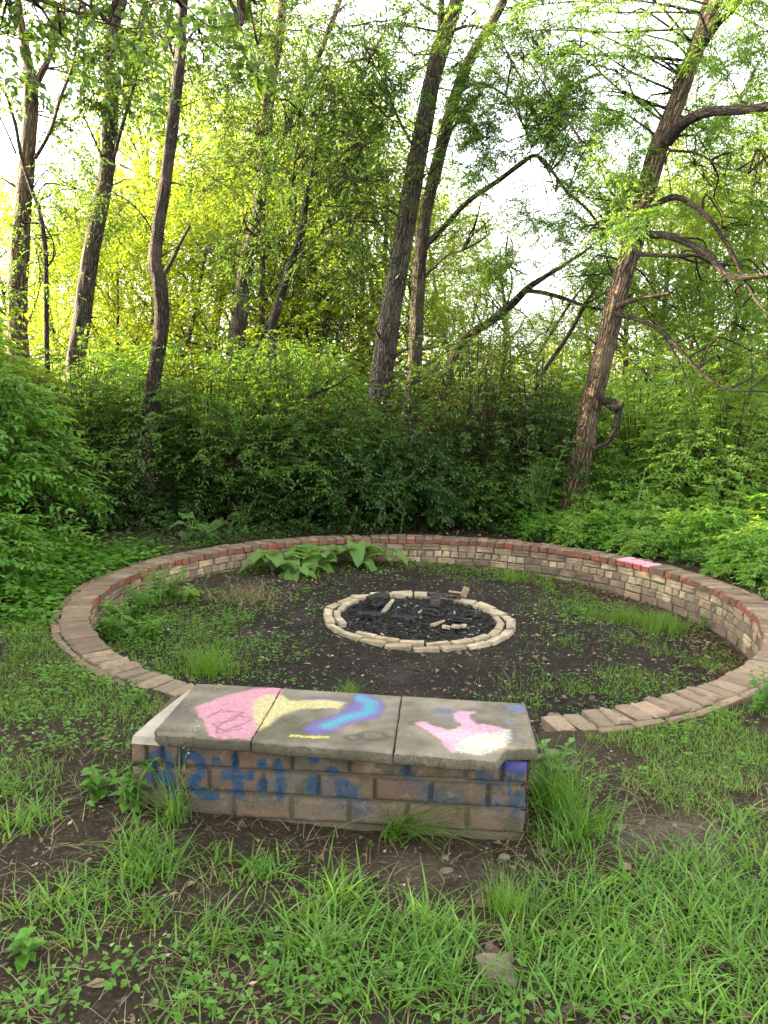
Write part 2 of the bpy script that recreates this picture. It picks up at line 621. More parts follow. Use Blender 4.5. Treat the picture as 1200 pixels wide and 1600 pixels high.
gx = axis(-3.1, 3.5, .03, 500)
gy = np.concatenate([axis(1.3, 4.2, .026, 500), []])
gy = np.concatenate([gy[gy < 4.2], np.arange(4.2, 9.7, .036)])
_d, _t = .036, []
while (gy[-1] if not _t else _t[-1]) < 500:
    _d *= 1.16
    _t.append((gy[-1] if not _t else _t[-1]) + _d)
gy = np.concatenate([gy, _t])
GX, GY = np.meshgrid(gx, gy, indexing='ij')
GZ = gz(GX, GY)
nx, ny = GX.shape
idx = np.arange(nx * ny).reshape(nx, ny)
quads = np.stack([idx[:-1, :-1], idx[1:, :-1], idx[1:, 1:], idx[:-1, 1:]], -1).reshape(-1, 4)
gm = np_mesh('ground', np.stack([GX, GY, GZ], -1).reshape(-1, 3), quads=quads, smooth=True, mat=M['ground'])
rr = np.hypot(GX - WCX, GY - WCY)
coal_m = sstep(rr, 2.75, 1.5) * (1 - .75 * sstep(GX, 1.2, 2.6)) * (1 - .85 * sstep(GX, -.75, -1.5))
coal_m = np.maximum(coal_m, .55 * sstep(rr, WR, 2.2))
cl = at_z(1060, 1300)
clay_m = np.exp(-((GX - cl[0]) / .38) ** 2 - ((GY - cl[1]) / .2) ** 2) * 1.1
cl = at_z(650, 1350)
clay_m += np.exp(-((GX - cl[0]) / .3) ** 2 - ((GY - cl[1]) / .14) ** 2) * .75
mould_m = sstep(GY, 9.0, 10.2) * 1.0 + .8 * sstep(rr, 2.1, 2.6) * (rr < WR) * (GX > 1) + sstep(GX, -2.9, -3.6) * .8
soil = np.stack([coal_m, np.clip(clay_m, 0, 1), np.clip(mould_m, 0, 1), np.ones_like(coal_m)], -1).reshape(-1, 4)
set_attr(gm, 'soil', soil, 'FLOAT_COLOR')
put('ground', gm, kind='structure')

# ------------------------------------------------------------------ bricks
def chamfer_box(name, lx, ly, lz, ch, mat, jit=.0, seed=0, groove=False):
    """box with its top at z=0; long axis x; chamfered edges, slightly uneven corners"""
    r = np.random.default_rng(seed)
    V, Fq = [], []
    prof = [(-1, -lz), (-1, -ch), (-1 + 0, 0)]
    rings = []
    z_levels = [(-lz, 0.0), (-ch, 0.0), (0.0, ch)]
    for z, inset in z_levels:
        hx, hy = lx / 2 - inset, ly / 2 - inset
        c = ch * .8
        pts = [(-hx + c, -hy), (hx - c, -hy), (hx, -hy + c), (hx, hy - c), (hx - c, hy), (-hx + c, hy), (-hx, hy - c), (-hx, -hy + c)]
        rings.append([len(V) + i for i in range(8)])
        for p in pts:
            j = r.normal(0, jit, 3)
            V.append((p[0] + j[0], p[1] + j[1], z + j[2] * .7))
    faces = []
    for a, b in zip(rings[:-1], rings[1:]):
        for i in range(8):
            faces.append((a[i], a[(i + 1) % 8], b[(i + 1) % 8], b[i]))
    me = bpy.data.meshes.new(name)
    faces.append(tuple(rings[-1]))
    faces.append(tuple(rings[0][::-1]))
    me.from_pydata(V, [], faces)
    me.materials.append(mat)
    me.update()
    return me


def arc_slab(name, r0, r1, z0f, z1f, a0, a1, n, mat, floor=None):
    V, Q = [], []
    for i in range(n + 1):
        a = a0 + (a1 - a0) * i / n
        c, s = math.cos(a), math.sin(a)
        z0, z1 = z0f(a), z1f(a)
        V += [(r0 * c, r0 * s, z0), (r0 * c, r0 * s, z1), (r1 * c, r1 * s, z1), (r1 * c, r1 * s, z0)]
    for i in range(n):
        for k in range(4):
            Q.append((i * 4 + k, i * 4 + (k + 1) % 4, i * 4 + 4 + (k + 1) % 4, i * 4 + 4 + k))
    Q.append((0, 3, 2, 1))
    m = n * 4
    Q.append((m, m + 1, m + 2, m + 3))
    me = np_mesh(name, np.array(V), quads=np.array(Q), mat=mat)
    return me


wall = thing('brick_wall', 'low curved brick wall with red brick top ringing the charcoal-covered fire pit clearing', 'wall', (WCX, WCY, 0))
put('mortar_core', arc_slab('mortar_core', WR - WW + .022, WR - .012, lambda a: -.6, lambda a: -.022 - .03 * math.exp(-((a - A0) / .22) ** 2) - .02 * math.exp(-((A1 - a) / .2) ** 2), A0 + .01, A1 - .01, 180, M['mortar']), wall)

CAPL, CAPT = .2, .066
caps = [chamfer_box('cap_brick', CAPL, .096 + .003 * (k % 3), CAPT, .006 + .003 * (k % 2), M['cap_brick'], .004, 50 + k) for k in range(7)]
caps_pink = chamfer_box('cap_brick', CAPL, .095, CAPT, .006, M['cap_pink'], .003, 60)
caps_worn = [chamfer_box('cap_brick', CAPL, .1, CAPT, .009, M['cap_worn'], .006, 65 + k) for k in range(3)]
edges_b = [chamfer_box('edge_brick', .19, .052, CAPT, .007, M['cap_brick'], .004, 70 + k) for k in range(5)]
pitch = .1085
n_cap = int((A1 - A0) * (WR - .16) / pitch)
pk0, pk1 = ang(at_z(985, 868)), ang(at_z(1045, 880))
for i in range(n_cap):
    a = A0 + (i + .5) * (A1 - A0) / n_cap
    rad = WR - WW + CAPL / 2 + rng.normal(0, .004)
    am = (a + math.pi) % (2 * math.pi) - math.pi
    pk = min(pk0, pk1) < am < max(pk0, pk1)
    o = put('brick', caps_pink if pk else (caps_worn[i % 3] if (a - A0 < .75 and (a - A0 < .4 or i % 3)) or A1 - a < .3 else caps[rng.integers(7)]), wall,
            (rad * math.cos(a), rad * math.sin(a), rng.normal(0, .0035) - .028 * math.exp(-((a - A0) / .22) ** 2) - .02 * math.exp(-((A1 - a) / .2) ** 2)), a + rng.normal(0, .012))
    o.rotation_euler = (rng.normal(0, .012), rng.normal(0, .012), a + rng.normal(0, .014) + (math.pi if rng.random() < .5 else 0))
    if pk:
        o['label'] = 'top brick smeared with pink chalk'
n_edge = int((A1 - A0) * (WR - .03) / .2)
for i in range(n_edge):
    if rng.random() < .07:
        continue
    a = A0 + (i + .5) * (A1 - A0) / n_edge
    rad = WR - .03 + rng.normal(0, .004)
    o = put('edge_brick', edges_b[rng.integers(5)], wall, (rad * math.cos(a), rad * math.sin(a), -.006 + rng.normal(0, .004) - .028 * math.exp(-((a - A0) / .22) ** 2) - .02 * math.exp(-((A1 - a) / .2) ** 2)))
    o.rotation_euler = (rng.normal(0, .02), rng.normal(0, .015), a + math.pi / 2 + rng.normal(0, .015))


def face_block(name, w, h, d, mat, seed, groove=0):
    """facing block: front at y=-d/2 (local), rounded edges, optional horizontal groove splitting its face"""
    r = np.random.default_rng(seed)
    ch = .008
    zs = [0, ch, h - ch, h] if not groove else [0, ch, h * .5 - .006, h * .5, h * .5 + .006, h - ch, h]
    ins = [ch, 0, 0, ch] if not groove else [ch, 0, 0, .007, 0, 0, ch]
    xs = [-w / 2, -w / 2 + ch, 0, w / 2 - ch, w / 2]
    xi = [ch, 0, 0, 0, ch]
    V, Q = [], []
    for z, iz in zip(zs, ins):
        for x, ix in zip(xs, xi):
            V.append((x + r.normal(0, .002), -d / 2 + max(iz, ix) + r.normal(0, .003), z + r.normal(0, .002)))
    nxx = len(xs)
    for i in range(len(zs) - 1):
        for j in range(nxx - 1):
            Q.append((i * nxx + j, i * nxx + j + 1, (i + 1) * nxx + j + 1, (i + 1) * nxx + j))
    b0 = len(V)
    V += [(-w / 2, d / 2, 0), (w / 2, d / 2, 0), (w / 2, d / 2, h), (-w / 2, d / 2, h)]
    t = (len(zs) - 1) * nxx
    F = [tuple(q) for q in Q]
    F.append((b0 + 3, b0 + 2, b0 + 1, b0))
    F.append(tuple([t + j for j in range(nxx)] + [b0 + 2, b0 + 3]))
    F.append(tuple([j for j in range(nxx - 1, -1, -1)] + [b0, b0 + 1]))
    F.append(tuple([i * nxx for i in range(len(zs))][::-1] + [b0, b0 + 3][::1]))
    F.append(tuple([i * nxx + nxx - 1 for i in range(len(zs))] + [b0 + 2, b0 + 1]))
    me = bpy.data.meshes.new(name)
    me.from_pydata(V, [], F)
    me.materials.append(mat)
    me.update()
    return me


RI = WR - WW + .012
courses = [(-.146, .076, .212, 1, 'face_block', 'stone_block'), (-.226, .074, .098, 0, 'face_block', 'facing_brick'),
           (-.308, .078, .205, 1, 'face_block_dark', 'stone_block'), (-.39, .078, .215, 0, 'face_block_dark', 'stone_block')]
FA0, FA1 = -math.radians(34), math.radians(222)      # the stretch of inner face that can be seen
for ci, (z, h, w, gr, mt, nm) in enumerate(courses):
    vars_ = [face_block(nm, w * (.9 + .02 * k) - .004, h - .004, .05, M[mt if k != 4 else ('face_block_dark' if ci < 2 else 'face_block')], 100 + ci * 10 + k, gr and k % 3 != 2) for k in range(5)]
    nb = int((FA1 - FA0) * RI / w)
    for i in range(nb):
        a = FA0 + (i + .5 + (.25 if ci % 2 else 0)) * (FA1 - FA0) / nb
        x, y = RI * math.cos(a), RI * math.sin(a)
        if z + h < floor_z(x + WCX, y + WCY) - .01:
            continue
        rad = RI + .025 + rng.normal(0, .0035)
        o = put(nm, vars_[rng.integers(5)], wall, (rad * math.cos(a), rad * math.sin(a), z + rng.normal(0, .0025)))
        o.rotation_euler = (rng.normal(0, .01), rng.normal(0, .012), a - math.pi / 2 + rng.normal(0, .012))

# ------------------------------------------------------------------ fire ring
def fz_(x, y):
    return float(floor_z(x, y))


FZ = fz_(FCX, FCY)
ring = thing('fire_ring', 'double ring of pale tan bricks around the black ashes in the middle', 'fire pit', (FCX, FCY, FZ))
rb = [chamfer_box('ring_brick', .204, .076, .055, .004, M['ring_brick'], .003, 200 + k) for k in range(5)]
rb2 = [chamfer_box('ring_brick', .186, .062, .055, .004, M['ring_brick'], .003, 210 + k) for k in range(5)]
n_o = 23
for i in range(n_o):
    a = (i + .35) * 2 * math.pi / n_o
    rad = FR - .045 + rng.normal(0, .008)
    zz = fz_(FCX + rad * math.cos(a), FCY + rad * math.sin(a)) - FZ
    o = put('brick', rb[rng.integers(5)], ring, (rad * math.cos(a), rad * math.sin(a), zz + .026 + rng.normal(0, .004)))
    o.rotation_euler = (-.1 + rng.normal(0, .05), rng.normal(0, .04), a + math.pi / 2 + rng.normal(0, .05))
n_i = 22
for i in range(n_i):
    a = (i + .1) * 2 * math.pi / n_i
    d = math.degrees(a) % 360
    if 62 < d < 78 or 118 < d < 136 or 204 < d < 222:
        continue
    rad = FR - .138 + rng.normal(0, .006)
    zz = fz_(FCX + rad * math.cos(a), FCY + rad * math.sin(a)) - FZ
    o = put('brick', rb2[rng.integers(5)], ring, (rad * math.cos(a), rad * math.sin(a), zz + .034 + rng.normal(0, .004)))
    o.rotation_euler = (rng.normal(0, .05), rng.normal(0, .04), a + math.pi / 2 + rng.normal(0, .05))


def chunks(name, P, S, flat, mat, seed, elong=1.6):
    """many small irregular 6-vertex chips as one mesh"""
    r = np.random.default_rng(seed)
    n = len(P)
    base = np.array([(1, 0, 0), (-1, 0, 0), (0, 1, 0), (0, -1, 0), (0, 0, 1), (0, 0, -1)], float)
    Vb = base[None] * np.stack([S * elong, S, S * flat], -1)[:, None] * (1 + r.normal(0, .28, (n, 6, 1)))
    Vb[..., :2] += r.normal(0, .25, (n, 6, 2)) * S[:, None, None]
    th = r.random(n) * 2 * np.pi
    tl = r.normal(0, .3, n)
    c, s = np.cos(th)[:, None], np.sin(th)[:, None]
    z2 = Vb[..., 2] + Vb[..., 0] * np.sin(tl)[:, None]
    V = np.stack([Vb[..., 0] * c - Vb[..., 1] * s, Vb[..., 0] * s + Vb[..., 1] * c, z2], -1) + P[:, None]
    Vb[:, 2:4, 2] -= 0
    T = np.array([(0, 2, 4), (2, 1, 4), (1, 3, 4), (3, 0, 4)])
    V = V[:, :5]
    tris = (T[None] + (np.arange(n) * 5)[:, None, None]).reshape(-1, 3)
    return np_mesh(name, V.reshape(-1, 3), tris=tris, mat=mat)


nC = 5200
rad = np.sqrt(rng.random(nC)) * (FR - .17)
aa = rng.random(nC) * 2 * np.pi
cx_, cy_ = FCX + rad * np.cos(aa), FCY + rad * np.sin(aa)
cz_ = gz(cx_, cy_) + .035 * np.exp(-(rad / .45) ** 2) + rng.random(nC) * .014
put('charcoal', chunks('charcoal', np.stack([cx_, cy_, cz_], -1), .005 + .013 * rng.random(nC) ** 3.2, .6, M['coal'], 5), kind='stuff')


def rough_block(name, size, mat, seed, amp=.12, sub=3, taper=0.0):
    """weathered block or log end: a subdivided box pushed in and out"""
    import bmesh
    bm = bmesh.new()
    bmesh.ops.create_cube(bm, size=1.0)
    bmesh.ops.subdivide_edges(bm, edges=bm.edges[:], cuts=sub, use_grid_fill=True)
    r = random.Random(seed)
    ph = [r.random() * 6 for _ in range(6)]
    for v in bm.verts:
        x, y, z = v.co
        k = 1 - .18 * (y * y + z * z) * 2
        w = 1 + amp * math.sin(5 * x + ph[0]) * math.cos(6 * y + ph[1]) + amp * .6 * math.sin(9 * z + ph[2] + 4 * x)
        t = 1 - taper * (x + .5)
        v.co = (x * size[0] * (1 - .1 * abs(z + y) + r.uniform(-amp, amp) * .3), y * size[1] * w * k * t + r.uniform(-amp, amp) * .12 * size[1],
                z * size[2] * w * k * t + r.uniform(-amp, amp) * .12 * size[2])
    me = bpy.data.meshes.new(name)
    bm.to_mesh(me)
    bm.free()
    me.materials.append(mat)
    return me


def lay(name, label, cat, px, py, size, mat, rot, seed, lift=.0, amp=.12, taper=0, group=None):
    p = at_z(px, py, FZ + .03)
    o = put(name, rough_block(name, size, mat, seed, amp, 3, taper), None, (p[0], p[1], FZ + .03 + size[2] * .4 + lift), label=label, category=cat, group=group)
    o.rotation_euler = rot
    return o


lay('charred_log', 'thick round black charred log end at the left of the ashes', 'log', 591, 950, (.2, .13, .13), M['char'], (0, -.25, .5), 1, .02, .16)
lay('charred_log', 'flat black charred log lying low before the thick log end', 'log', 580, 964, (.24, .07, .05), M['char'], (.1, .05, .12), 2, 0, .15)
lay('weathered_stick', 'mossy grey-green split stick leaning on the black log', 'stick', 606, 955, (.2, .05, .035), M['old_wood'], (.2, -.5, .95), 3, .03, .12, .4)
lay('charred_board', 'long charred board lying across the back of the ashes', 'board', 694, 940, (.34, .07, .035), M['char_plank'], (.1, .06, -.12), 4, .045, .08)
lay('wood_piece', 'pale unburnt splinter on the charred board at the back', 'wood', 711, 940, (.13, .03, .02), M['bare_wood'], (0, .05, -.15), 5, .085, .1, .3)
lay('charred_block', 'square charred block standing upright in the middle of the ashes', 'wood block', 680, 952, (.1, .05, .15), M['char_plank'], (-.45, .1, -.15), 6, .02, .05)
lay('charred_log', 'short black stub of log before the upright block', 'log', 672, 963, (.13, .09, .07), M['char'], (0, .1, .3), 7, .01, .18)
lay('charred_log', 'crumbling black log piece in front of the grey ash', 'log', 634, 970, (.2, .06, .05), M['char'], (0, .05, -.06), 8, .0, .2)
lay('wood_piece', 'pale broken splinter beside the black stub', 'wood', 658, 960, (.09, .03, .025), M['bare_wood'], (0, -.35, .8), 9, .02, .15, .5)
lay('wood_piece', 'brown half-burnt stick pointing at the front bricks', 'wood', 684, 976, (.16, .035, .03), M['bare_wood'], (0, -.1, .75), 10, .0, .15, .4)
lay('charred_log', 'thin black log at the right of the ashes', 'log', 722, 971, (.18, .05, .04), M['char'], (0, .05, .1), 11, .0, .2)
lay('charred_log', 'black stub by the inner bricks at the right', 'log', 730, 962, (.1, .06, .05), M['char'], (0, .1, .9), 12, .0, .2)
lay('broken_brick', 'pale brick fragment standing tilted at the back of the ring', 'brick', 726, 935, (.05, .05, .11), M['ring_brick'], (.2, .3, .4), 13, .02, .06)
for k, (px, py, s) in enumerate([(697, 982, .07), (712, 981, .07), (724, 980, .05)]):
    lay('brick_chip', ['pale brick chip left of two others near the front bricks', 'middle pale brick chip near the front bricks', 'smallest pale brick chip near the front bricks'][k],
        'brick chip', px, py, (s, .045, .03), M['ring_brick'], (0, .1, k * .5), 20 + k, 0, .08)

# ------------------------------------------------------------------ bench
bench = thing('bench', 'low brick bench topped by three chalk-painted concrete slabs in the foreground', 'bench', tuple(BO), BENCH_YAW)


def bench_uv_top(px, py, z=.352):
    p = at_z(px, py, z) - BO
    return float(p @ bu), float(p @ bv)


def bench_uw_front(px, py):
    d = ray(px, py)
    o = np.array([0, 0, EYE])
    t = ((BO - o) @ bv) / (d @ bv)
    p = o + d * t - BO
    return float(p @ bu), float(p[2])


def in_poly(U, Vv, poly):
    inside = np.zeros(U.shape, bool)
    n = len(poly)
    for i in range(n):
        x0, y0 = poly[i]
        x1, y1 = poly[(i + 1) % n]
        c = ((y0 > Vv) != (y1 > Vv))
        inside ^= c & (U < (x1 - x0) * (Vv - y0) / ((y1 - y0) + 1e-12) + x0)
    return inside


def seg_dist(U, Vv, pts):
    d = np.full(U.shape, 1e9)
    for (x0, y0), (x1, y1) in zip(pts[:-1], pts[1:]):
        dx, dy = x1 - x0, y1 - y0
        t = np.clip(((U - x0) * dx + (Vv - y0) * dy) / (dx * dx + dy * dy + 1e-12), 0, 1)
        d = np.minimum(d, np.hypot(U - x0 - t * dx, Vv - y0 - t * dy))
    return d


def poly_cov(U, Vv, poly, soft=.008):
    d = seg_dist(U, Vv, list(poly) + [poly[0]])
    sgn = np.where(in_poly(U, Vv, poly), 1, -1)
    return np.clip(.5 + sgn * d / (2 * soft), 0, 1)


def over(paint, cov, col):
    c = np.asarray(col, float)
    if c.ndim == 1:
        c = np.broadcast_to(c, paint[..., :3].shape)
    a0 = paint[..., 3]
    a = np.maximum(a0 * (1 - cov), 0) + cov
    w = (cov / np.maximum(a, 1e-6))[..., None]
    paint[..., :3] = paint[..., :3] * (1 - w) + c * w
    paint[..., 3] = a


T_ = lambda pts: [bench_uv_top(*p) for p in pts]
PINK, YEL, CYAN, BLUE, PURP, WHITE = (.44, .2, .26), (.43, .39, .175), (.035, .27, .36), (.03, .075, .22), (.11, .085, .26), (.4, .39, .345)
G_pink1 = T_([(304, 1104), (330, 1095), (366, 1084), (399, 1077), (420, 1074), (446, 1074), (438, 1090), (396, 1119), (408, 1125), (402, 1137), (391, 1157), (360, 1154), (328, 1152), (321, 1137), (312, 1119)])
G_yel = T_([(394, 1107), (402, 1093), (420, 1086), (441, 1087), (456, 1095), (480, 1095), (510, 1093), (540, 1098), (530, 1107), (510, 1107), (480, 1106), (459, 1110), (435, 1119), (417, 1134), (403, 1142), (398, 1125)])
G_arc = T_([(553, 1086), (574, 1083), (592, 1092), (600, 1104), (594, 1119), (574, 1125), (550, 1130), (529, 1140), (495, 1149), (477, 1143), (475, 1137), (495, 1125), (516, 1120), (535, 1113), (545, 1106), (553, 1099)])
G_core = T_([(560, 1090), (580, 1097), (578, 1110), (545, 1121), (510, 1135)])
G_purl = T_([(480, 1090), (534, 1094)])
G_oliv = T_([(456, 1150), (480, 1152), (510, 1152)])
G_pink2 = T_([(649, 1130), (661, 1127), (682, 1134), (700, 1140), (712, 1137), (721, 1133), (712, 1125), (707, 1114), (715, 1109), (745, 1111), (743, 1114), (735, 1115), (735, 1122), (745, 1131), (760, 1131), (781, 1135), (793, 1140), (760, 1146), (730, 1156), (712, 1168), (706, 1175), (697, 1167), (689, 1155), (670, 1144)])
G_white = T_([(793, 1140), (797, 1146), (791, 1164), (778, 1170), (760, 1177), (742, 1179), (712, 1173), (712, 1167), (730, 1155), (760, 1144)])


def paint_top(U, Vv):
    P = np.zeros(U.shape + (4,))
    nz = fbm(U * 14 + 3, Vv * 14 + 9, 31, 4)
    du = (nz - .5) * .022 + (fbm(U * 70, Vv * 70, 33, 3) - .5) * .012
    Uw, Vw = U + du, Vv + (fbm(U * 14 + 30, Vv * 14, 37, 4) - .5) * .022 + (fbm(U * 70 + 9, Vv * 70, 39, 3) - .5) * .012
    for px, py, r, al, c in [(690, 1110, .045, .55, BLUE), (697, 1124, .04, .4, BLUE), (808, 1106, .06, .6, (.08, .16, .34)), (795, 1125, .04, .45, (.08, .16, .34)), (800, 1150, .05, .4, (.07, .1, .2)),
                             (275, 1084, .045, .6, (.06, .1, .24)), (262, 1104, .04, .5, (.06, .1, .24))]:
        u0, v0 = bench_uv_top(px, py)
        over(P, al * np.exp(-((U - u0) ** 2 + (Vv - v0) ** 2) / r ** 2), c)
    for px, py, rx, ry, al, c in [(270, 1105, .14, .14, .62, (.045, .034, .026)), (350, 1078, .2, .05, .5, (.05, .036, .028)), (450, 1128, .1, .1, .62, (.045, .052, .028)), (520, 1092, .14, .05, .5, (.05, .042, .034)), (540, 1160, .12, .04, .5, (.05, .05, .032)),
                                  (720, 1110, .1, .08, .42, (.06, .055, .045)), (660, 1160, .1, .05, .35, (.06, .055, .04)), (250, 1140, .2, .03, .5, (.04, .036, .025)), (820, 1165, .06, .05, .4, (.05, .05, .035))]:
        u0, v0 = bench_uv_top(px, py)
        over(P, al * np.exp(-((U - u0) / rx) ** 2 - ((Vv - v0) / ry) ** 2), c)
    for px, py, rx, ry in [(583, 1149, .05, .035), (553, 1152, .03, .02)]:
        u0, v0 = bench_uv_top(px, py)
        q = np.hypot((U - u0) / rx, (Vv - v0) / ry)
        over(P, .8 * np.exp(-((q - 1) / .35) ** 2), (.05, .048, .045))
    u0, v0 = bench_uv_top(645, 1129)
    over(P, .7 * np.exp(-((U - u0) ** 2 + (Vv - v0) ** 2) / .03 ** 2), (.05, .048, .045))
    over(P, .6 * poly_cov(Uw, Vw, G_arc, .025), (.05, .045, .05))
    over(P, .95 * poly_cov(Uw, Vw, G_pink1, .012), PINK)
    scr = T_([(325, 1120), (345, 1110), (380, 1114), (360, 1128), (330, 1132), (350, 1142), (385, 1130), (395, 1122), (370, 1118), (340, 1136), (338, 1146), (378, 1138)])
    over(P, .9 * np.exp(-(seg_dist(U, Vw, scr) / .0045) ** 2), (.17, .065, .095))
    over(P, .9 * poly_cov(Uw, Vw, G_yel, .014), YEL)
    over(P, .85 * np.exp(-(seg_dist(U, Vw, G_purl) / .008) ** 2), PURP)
    over(P, .8 * np.exp(-(seg_dist(U, Vw, G_oliv) / .011) ** 2), (.5, .46, .12))
    cov = poly_cov(Uw, Vw, G_arc, .013)
    k = np.exp(-(seg_dist(Uw, Vw, G_core) / .026) ** 2)[..., None]
    over(P, .97 * cov, np.array(PURP) * (1 - k) + np.array(CYAN) * k)
    over(P, .95 * poly_cov(Uw, Vw, G_pink2, .009), (.44, .24, .33))
    over(P, .95 * poly_cov(Uw, Vw, G_white, .016), WHITE)
    return P


Z1 = lambda pts: [bench_uw_front(180 + x / 3.3333, 1050 + y / 3.3333) for x, y in pts]
Z2 = lambda pts: [bench_uw_front(520 + x / 3.3333, 1050 + y / 3.3333) for x, y in pts]
STROKES = [  # blue spray letters and blobs on the front: points, half width, strength
    (Z1([(187, 490), (190, 445), (235, 425), (280, 445), (278, 495)]), .013, .95), (Z1([(190, 545), (275, 550)]), .017, .9), (Z1([(285, 600), (300, 660)]), .011, .8),
    (Z1([(340, 460), (365, 432), (410, 432), (447, 470), (442, 530), (405, 575), (405, 615), (452, 622)]), .013, .95), (Z1([(440, 650), (515, 656)]), .011, .8),
    (Z1([(525, 460), (535, 470)]), .012, .85), (Z1([(620, 445), (622, 500)]), .01, .9), (Z1([(565, 540), (705, 546)]), .011, .9), (Z1([(636, 560), (640, 640)]), .014, .8),
    (Z1([(765, 470), (766, 490)]), .013, .8), (Z1([(850, 470), (852, 515)]), .013, .8), (Z1([(765, 590), (767, 605)]), .014, .75), (Z1([(858, 560), (860, 660)]), .013, .55),
    (Z1([(1030, 420), (1036, 460)]), .013, .85), (Z1([(1120, 512), (1132, 518)]), .014, .6), (Z1([(1035, 580), (1038, 615)]), .016, .7), (Z1([(1180, 590), (1185, 640)]), .016, .55),
    (Z2([(388, 510), (392, 530)]), .018, .65), (Z2([(665, 500), (668, 520)]), .018, .45), (Z2([(85, 600), (110, 620)]), .022, .65), (Z2([(780, 560), (870, 575)]), .02, .6),
    (Z2([(770, 520), (780, 545)]), .02, .5), (Z2([(960, 670), (985, 690)]), .025, .6), (Z2([(500, 640), (540, 660)]), .022, .5), (Z2([(660, 660), (680, 680)]), .02, .5), (Z2([(800, 680), (820, 700)]), .018, .5),
    (Z2([(900, 500), (1010, 490)]), .017, 1.0), (Z2([(940, 470), (1000, 465)]), .014, 1.0),
    (Z2([(925, 520), (925, 640)]), .0045, .95), (Z2([(955, 520), (955, 560)]), .004, .9), (Z2([(975, 520), (976, 590)]), .004, .95), (Z2([(990, 520), (990, 545)]), .004, .9),
    (Z1([(130, 560), (330, 600)]), .05, .4), (Z1([(560, 600), (760, 640)]), .045, .42), (Z1([(880, 560), (1150, 620)]), .05, .42), (Z2([(330, 520), (420, 540)]), .04, .4), (Z2([(420, 640), (560, 660)]), .045, .4), (Z2([(880, 690), (1000, 720)]), .05, .45), (Z2([(60, 720), (240, 740)]), .04, .35),
            (Z2([(0, 520), (10, 600)]), .015, .4), (Z2([(120, 700), (180, 720)]), .018, .4)]


def paint_front(U, W):
    P = np.zeros(U.shape + (4,))
    Uw = U + (fbm(U * 30, W * 30, 41, 3) - .5) * .008
    Ww = W + (fbm(U * 30 + 7, W * 30, 43, 3) - .5) * .012
    for i, (pts, hw, al) in enumerate(STROKES):
        d = seg_dist(Uw, Ww, pts)
        hw = hw * 1.15
        col = (.006, .045, .115) if i < 17 else ((.04, .055, .24) if 26 <= i < 28 else (.012, .048, .1))
        over(P, min(1.25, al * (1.28 if i < 17 else .9)) * np.clip(1.3 - d / hw * .75, 0, 1) ** .8 * (d < hw * 1.75), col)
    return P


def grid_faces(n0, n1, off=0, flip=False):
    i = np.arange(n0 * n1).reshape(n0, n1) + off
    q = np.stack([i[:-1, :-1], i[1:, :-1], i[1:, 1:], i[:-1, 1:]], -1).reshape(-1, 4)
    return q[:, ::-1] if flip else q


def bench_slab(u0, u1, seed, vf=None, vb=None, ztop=(.352, .352), chip_left=False):
    """a worn paving slab: dense top for the chalk, rounded nibbled edges, built in the bench's own frame"""
    n0, n1 = 76, 76
    s = np.linspace(0, 1, n0)
    t = np.linspace(0, 1, n1)
    S, Tt = np.meshgrid(s, t, indexing='ij')
    nib = lambda q, k: (fbm(q * 45 + k, q * 0 + k, seed + 3, 4) - .5) * .011
    U = u0 + (u1 - u0) * S
    f, b = vf(U), vb(U)
    f = f + nib(U, 1)
    Vv = f + (b - f) * Tt
    U = U + np.where(S < .5, -1, 1) * 0 + (S - .5) * 2 * nib(Vv, 5) * .6 * (np.abs(S - .5) > .49)
    edge = np.minimum(np.minimum(S * (u1 - u0), (1 - S) * (u1 - u0)), np.minimum(Tt, 1 - Tt) * (b - f))
    z = ztop[0] + (ztop[1] - ztop[0]) * S + .003 * (fbm(U * 9, Vv * 9, seed, 4) - .5) - .003 * np.exp(-(edge / .004) ** 2)
    P = paint_top(U, Vv)
    top = np.stack([U, Vv, z], -1)
    th = .044
    loop = np.concatenate([np.stack([np.arange(n0), np.zeros(n0, int)], -1), np.stack([np.full(n1 - 1, n0 - 1), np.arange(1, n1)], -1),
                           np.stack([np.arange(n0 - 2, -1, -1), np.full(n0 - 1, n1 - 1)], -1), np.stack([np.zeros(n1 - 2, int), np.arange(n1 - 2, 0, -1)], -1)])
    lt = loop[:, 0] * n1 + loop[:, 1]
    tv = top.reshape(-1, 3)
    nl = len(lt)
    cen = tv[lt].mean(0)
    r = np.random.default_rng(seed)
    out = (tv[lt] - cen) * [1, 1, 0]
    out = out / np.linalg.norm(out, axis=1, keepdims=True)
    V = [tv]
    rows = [lt]
    offn = n0 * n1
    for dz, dr in [(-.004, .0022), (-.02, .0025), (-.038, .001), (-th, -.006)]:
        row = tv[lt] + out * (dr + r.normal(0, .0012, nl)[:, None]) + np.array([0, 0, dz])
        V.append(row)
        rows.append(np.arange(nl) + offn)
        offn += nl
    Q = [grid_faces(n0, n1)]
    for a, b2 in zip(rows[:-1], rows[1:]):
        Q.append(np.stack([a, b2, np.roll(b2, -1), np.roll(a, -1)], -1))
    V.append(cen[None] * [1, 1, 1] - [[0, 0, th]])
    last = rows[-1]
    tris = np.stack([last, np.full(nl, offn), np.roll(last, -1)], -1)
    me = np_mesh('slab', np.concatenate(V), tris=tris, quads=np.concatenate(Q), smooth=False, mat=M['slab'])
    pa = np.zeros((len(me.vertices), 4))
    pa[:n0 * n1] = P.reshape(-1, 4)
    pa[n0 * n1:] = (.06, .056, .036, .6)          # algae on the slab edges
    set_attr(me, 'paint', pa, 'FLOAT_COLOR')
    return me


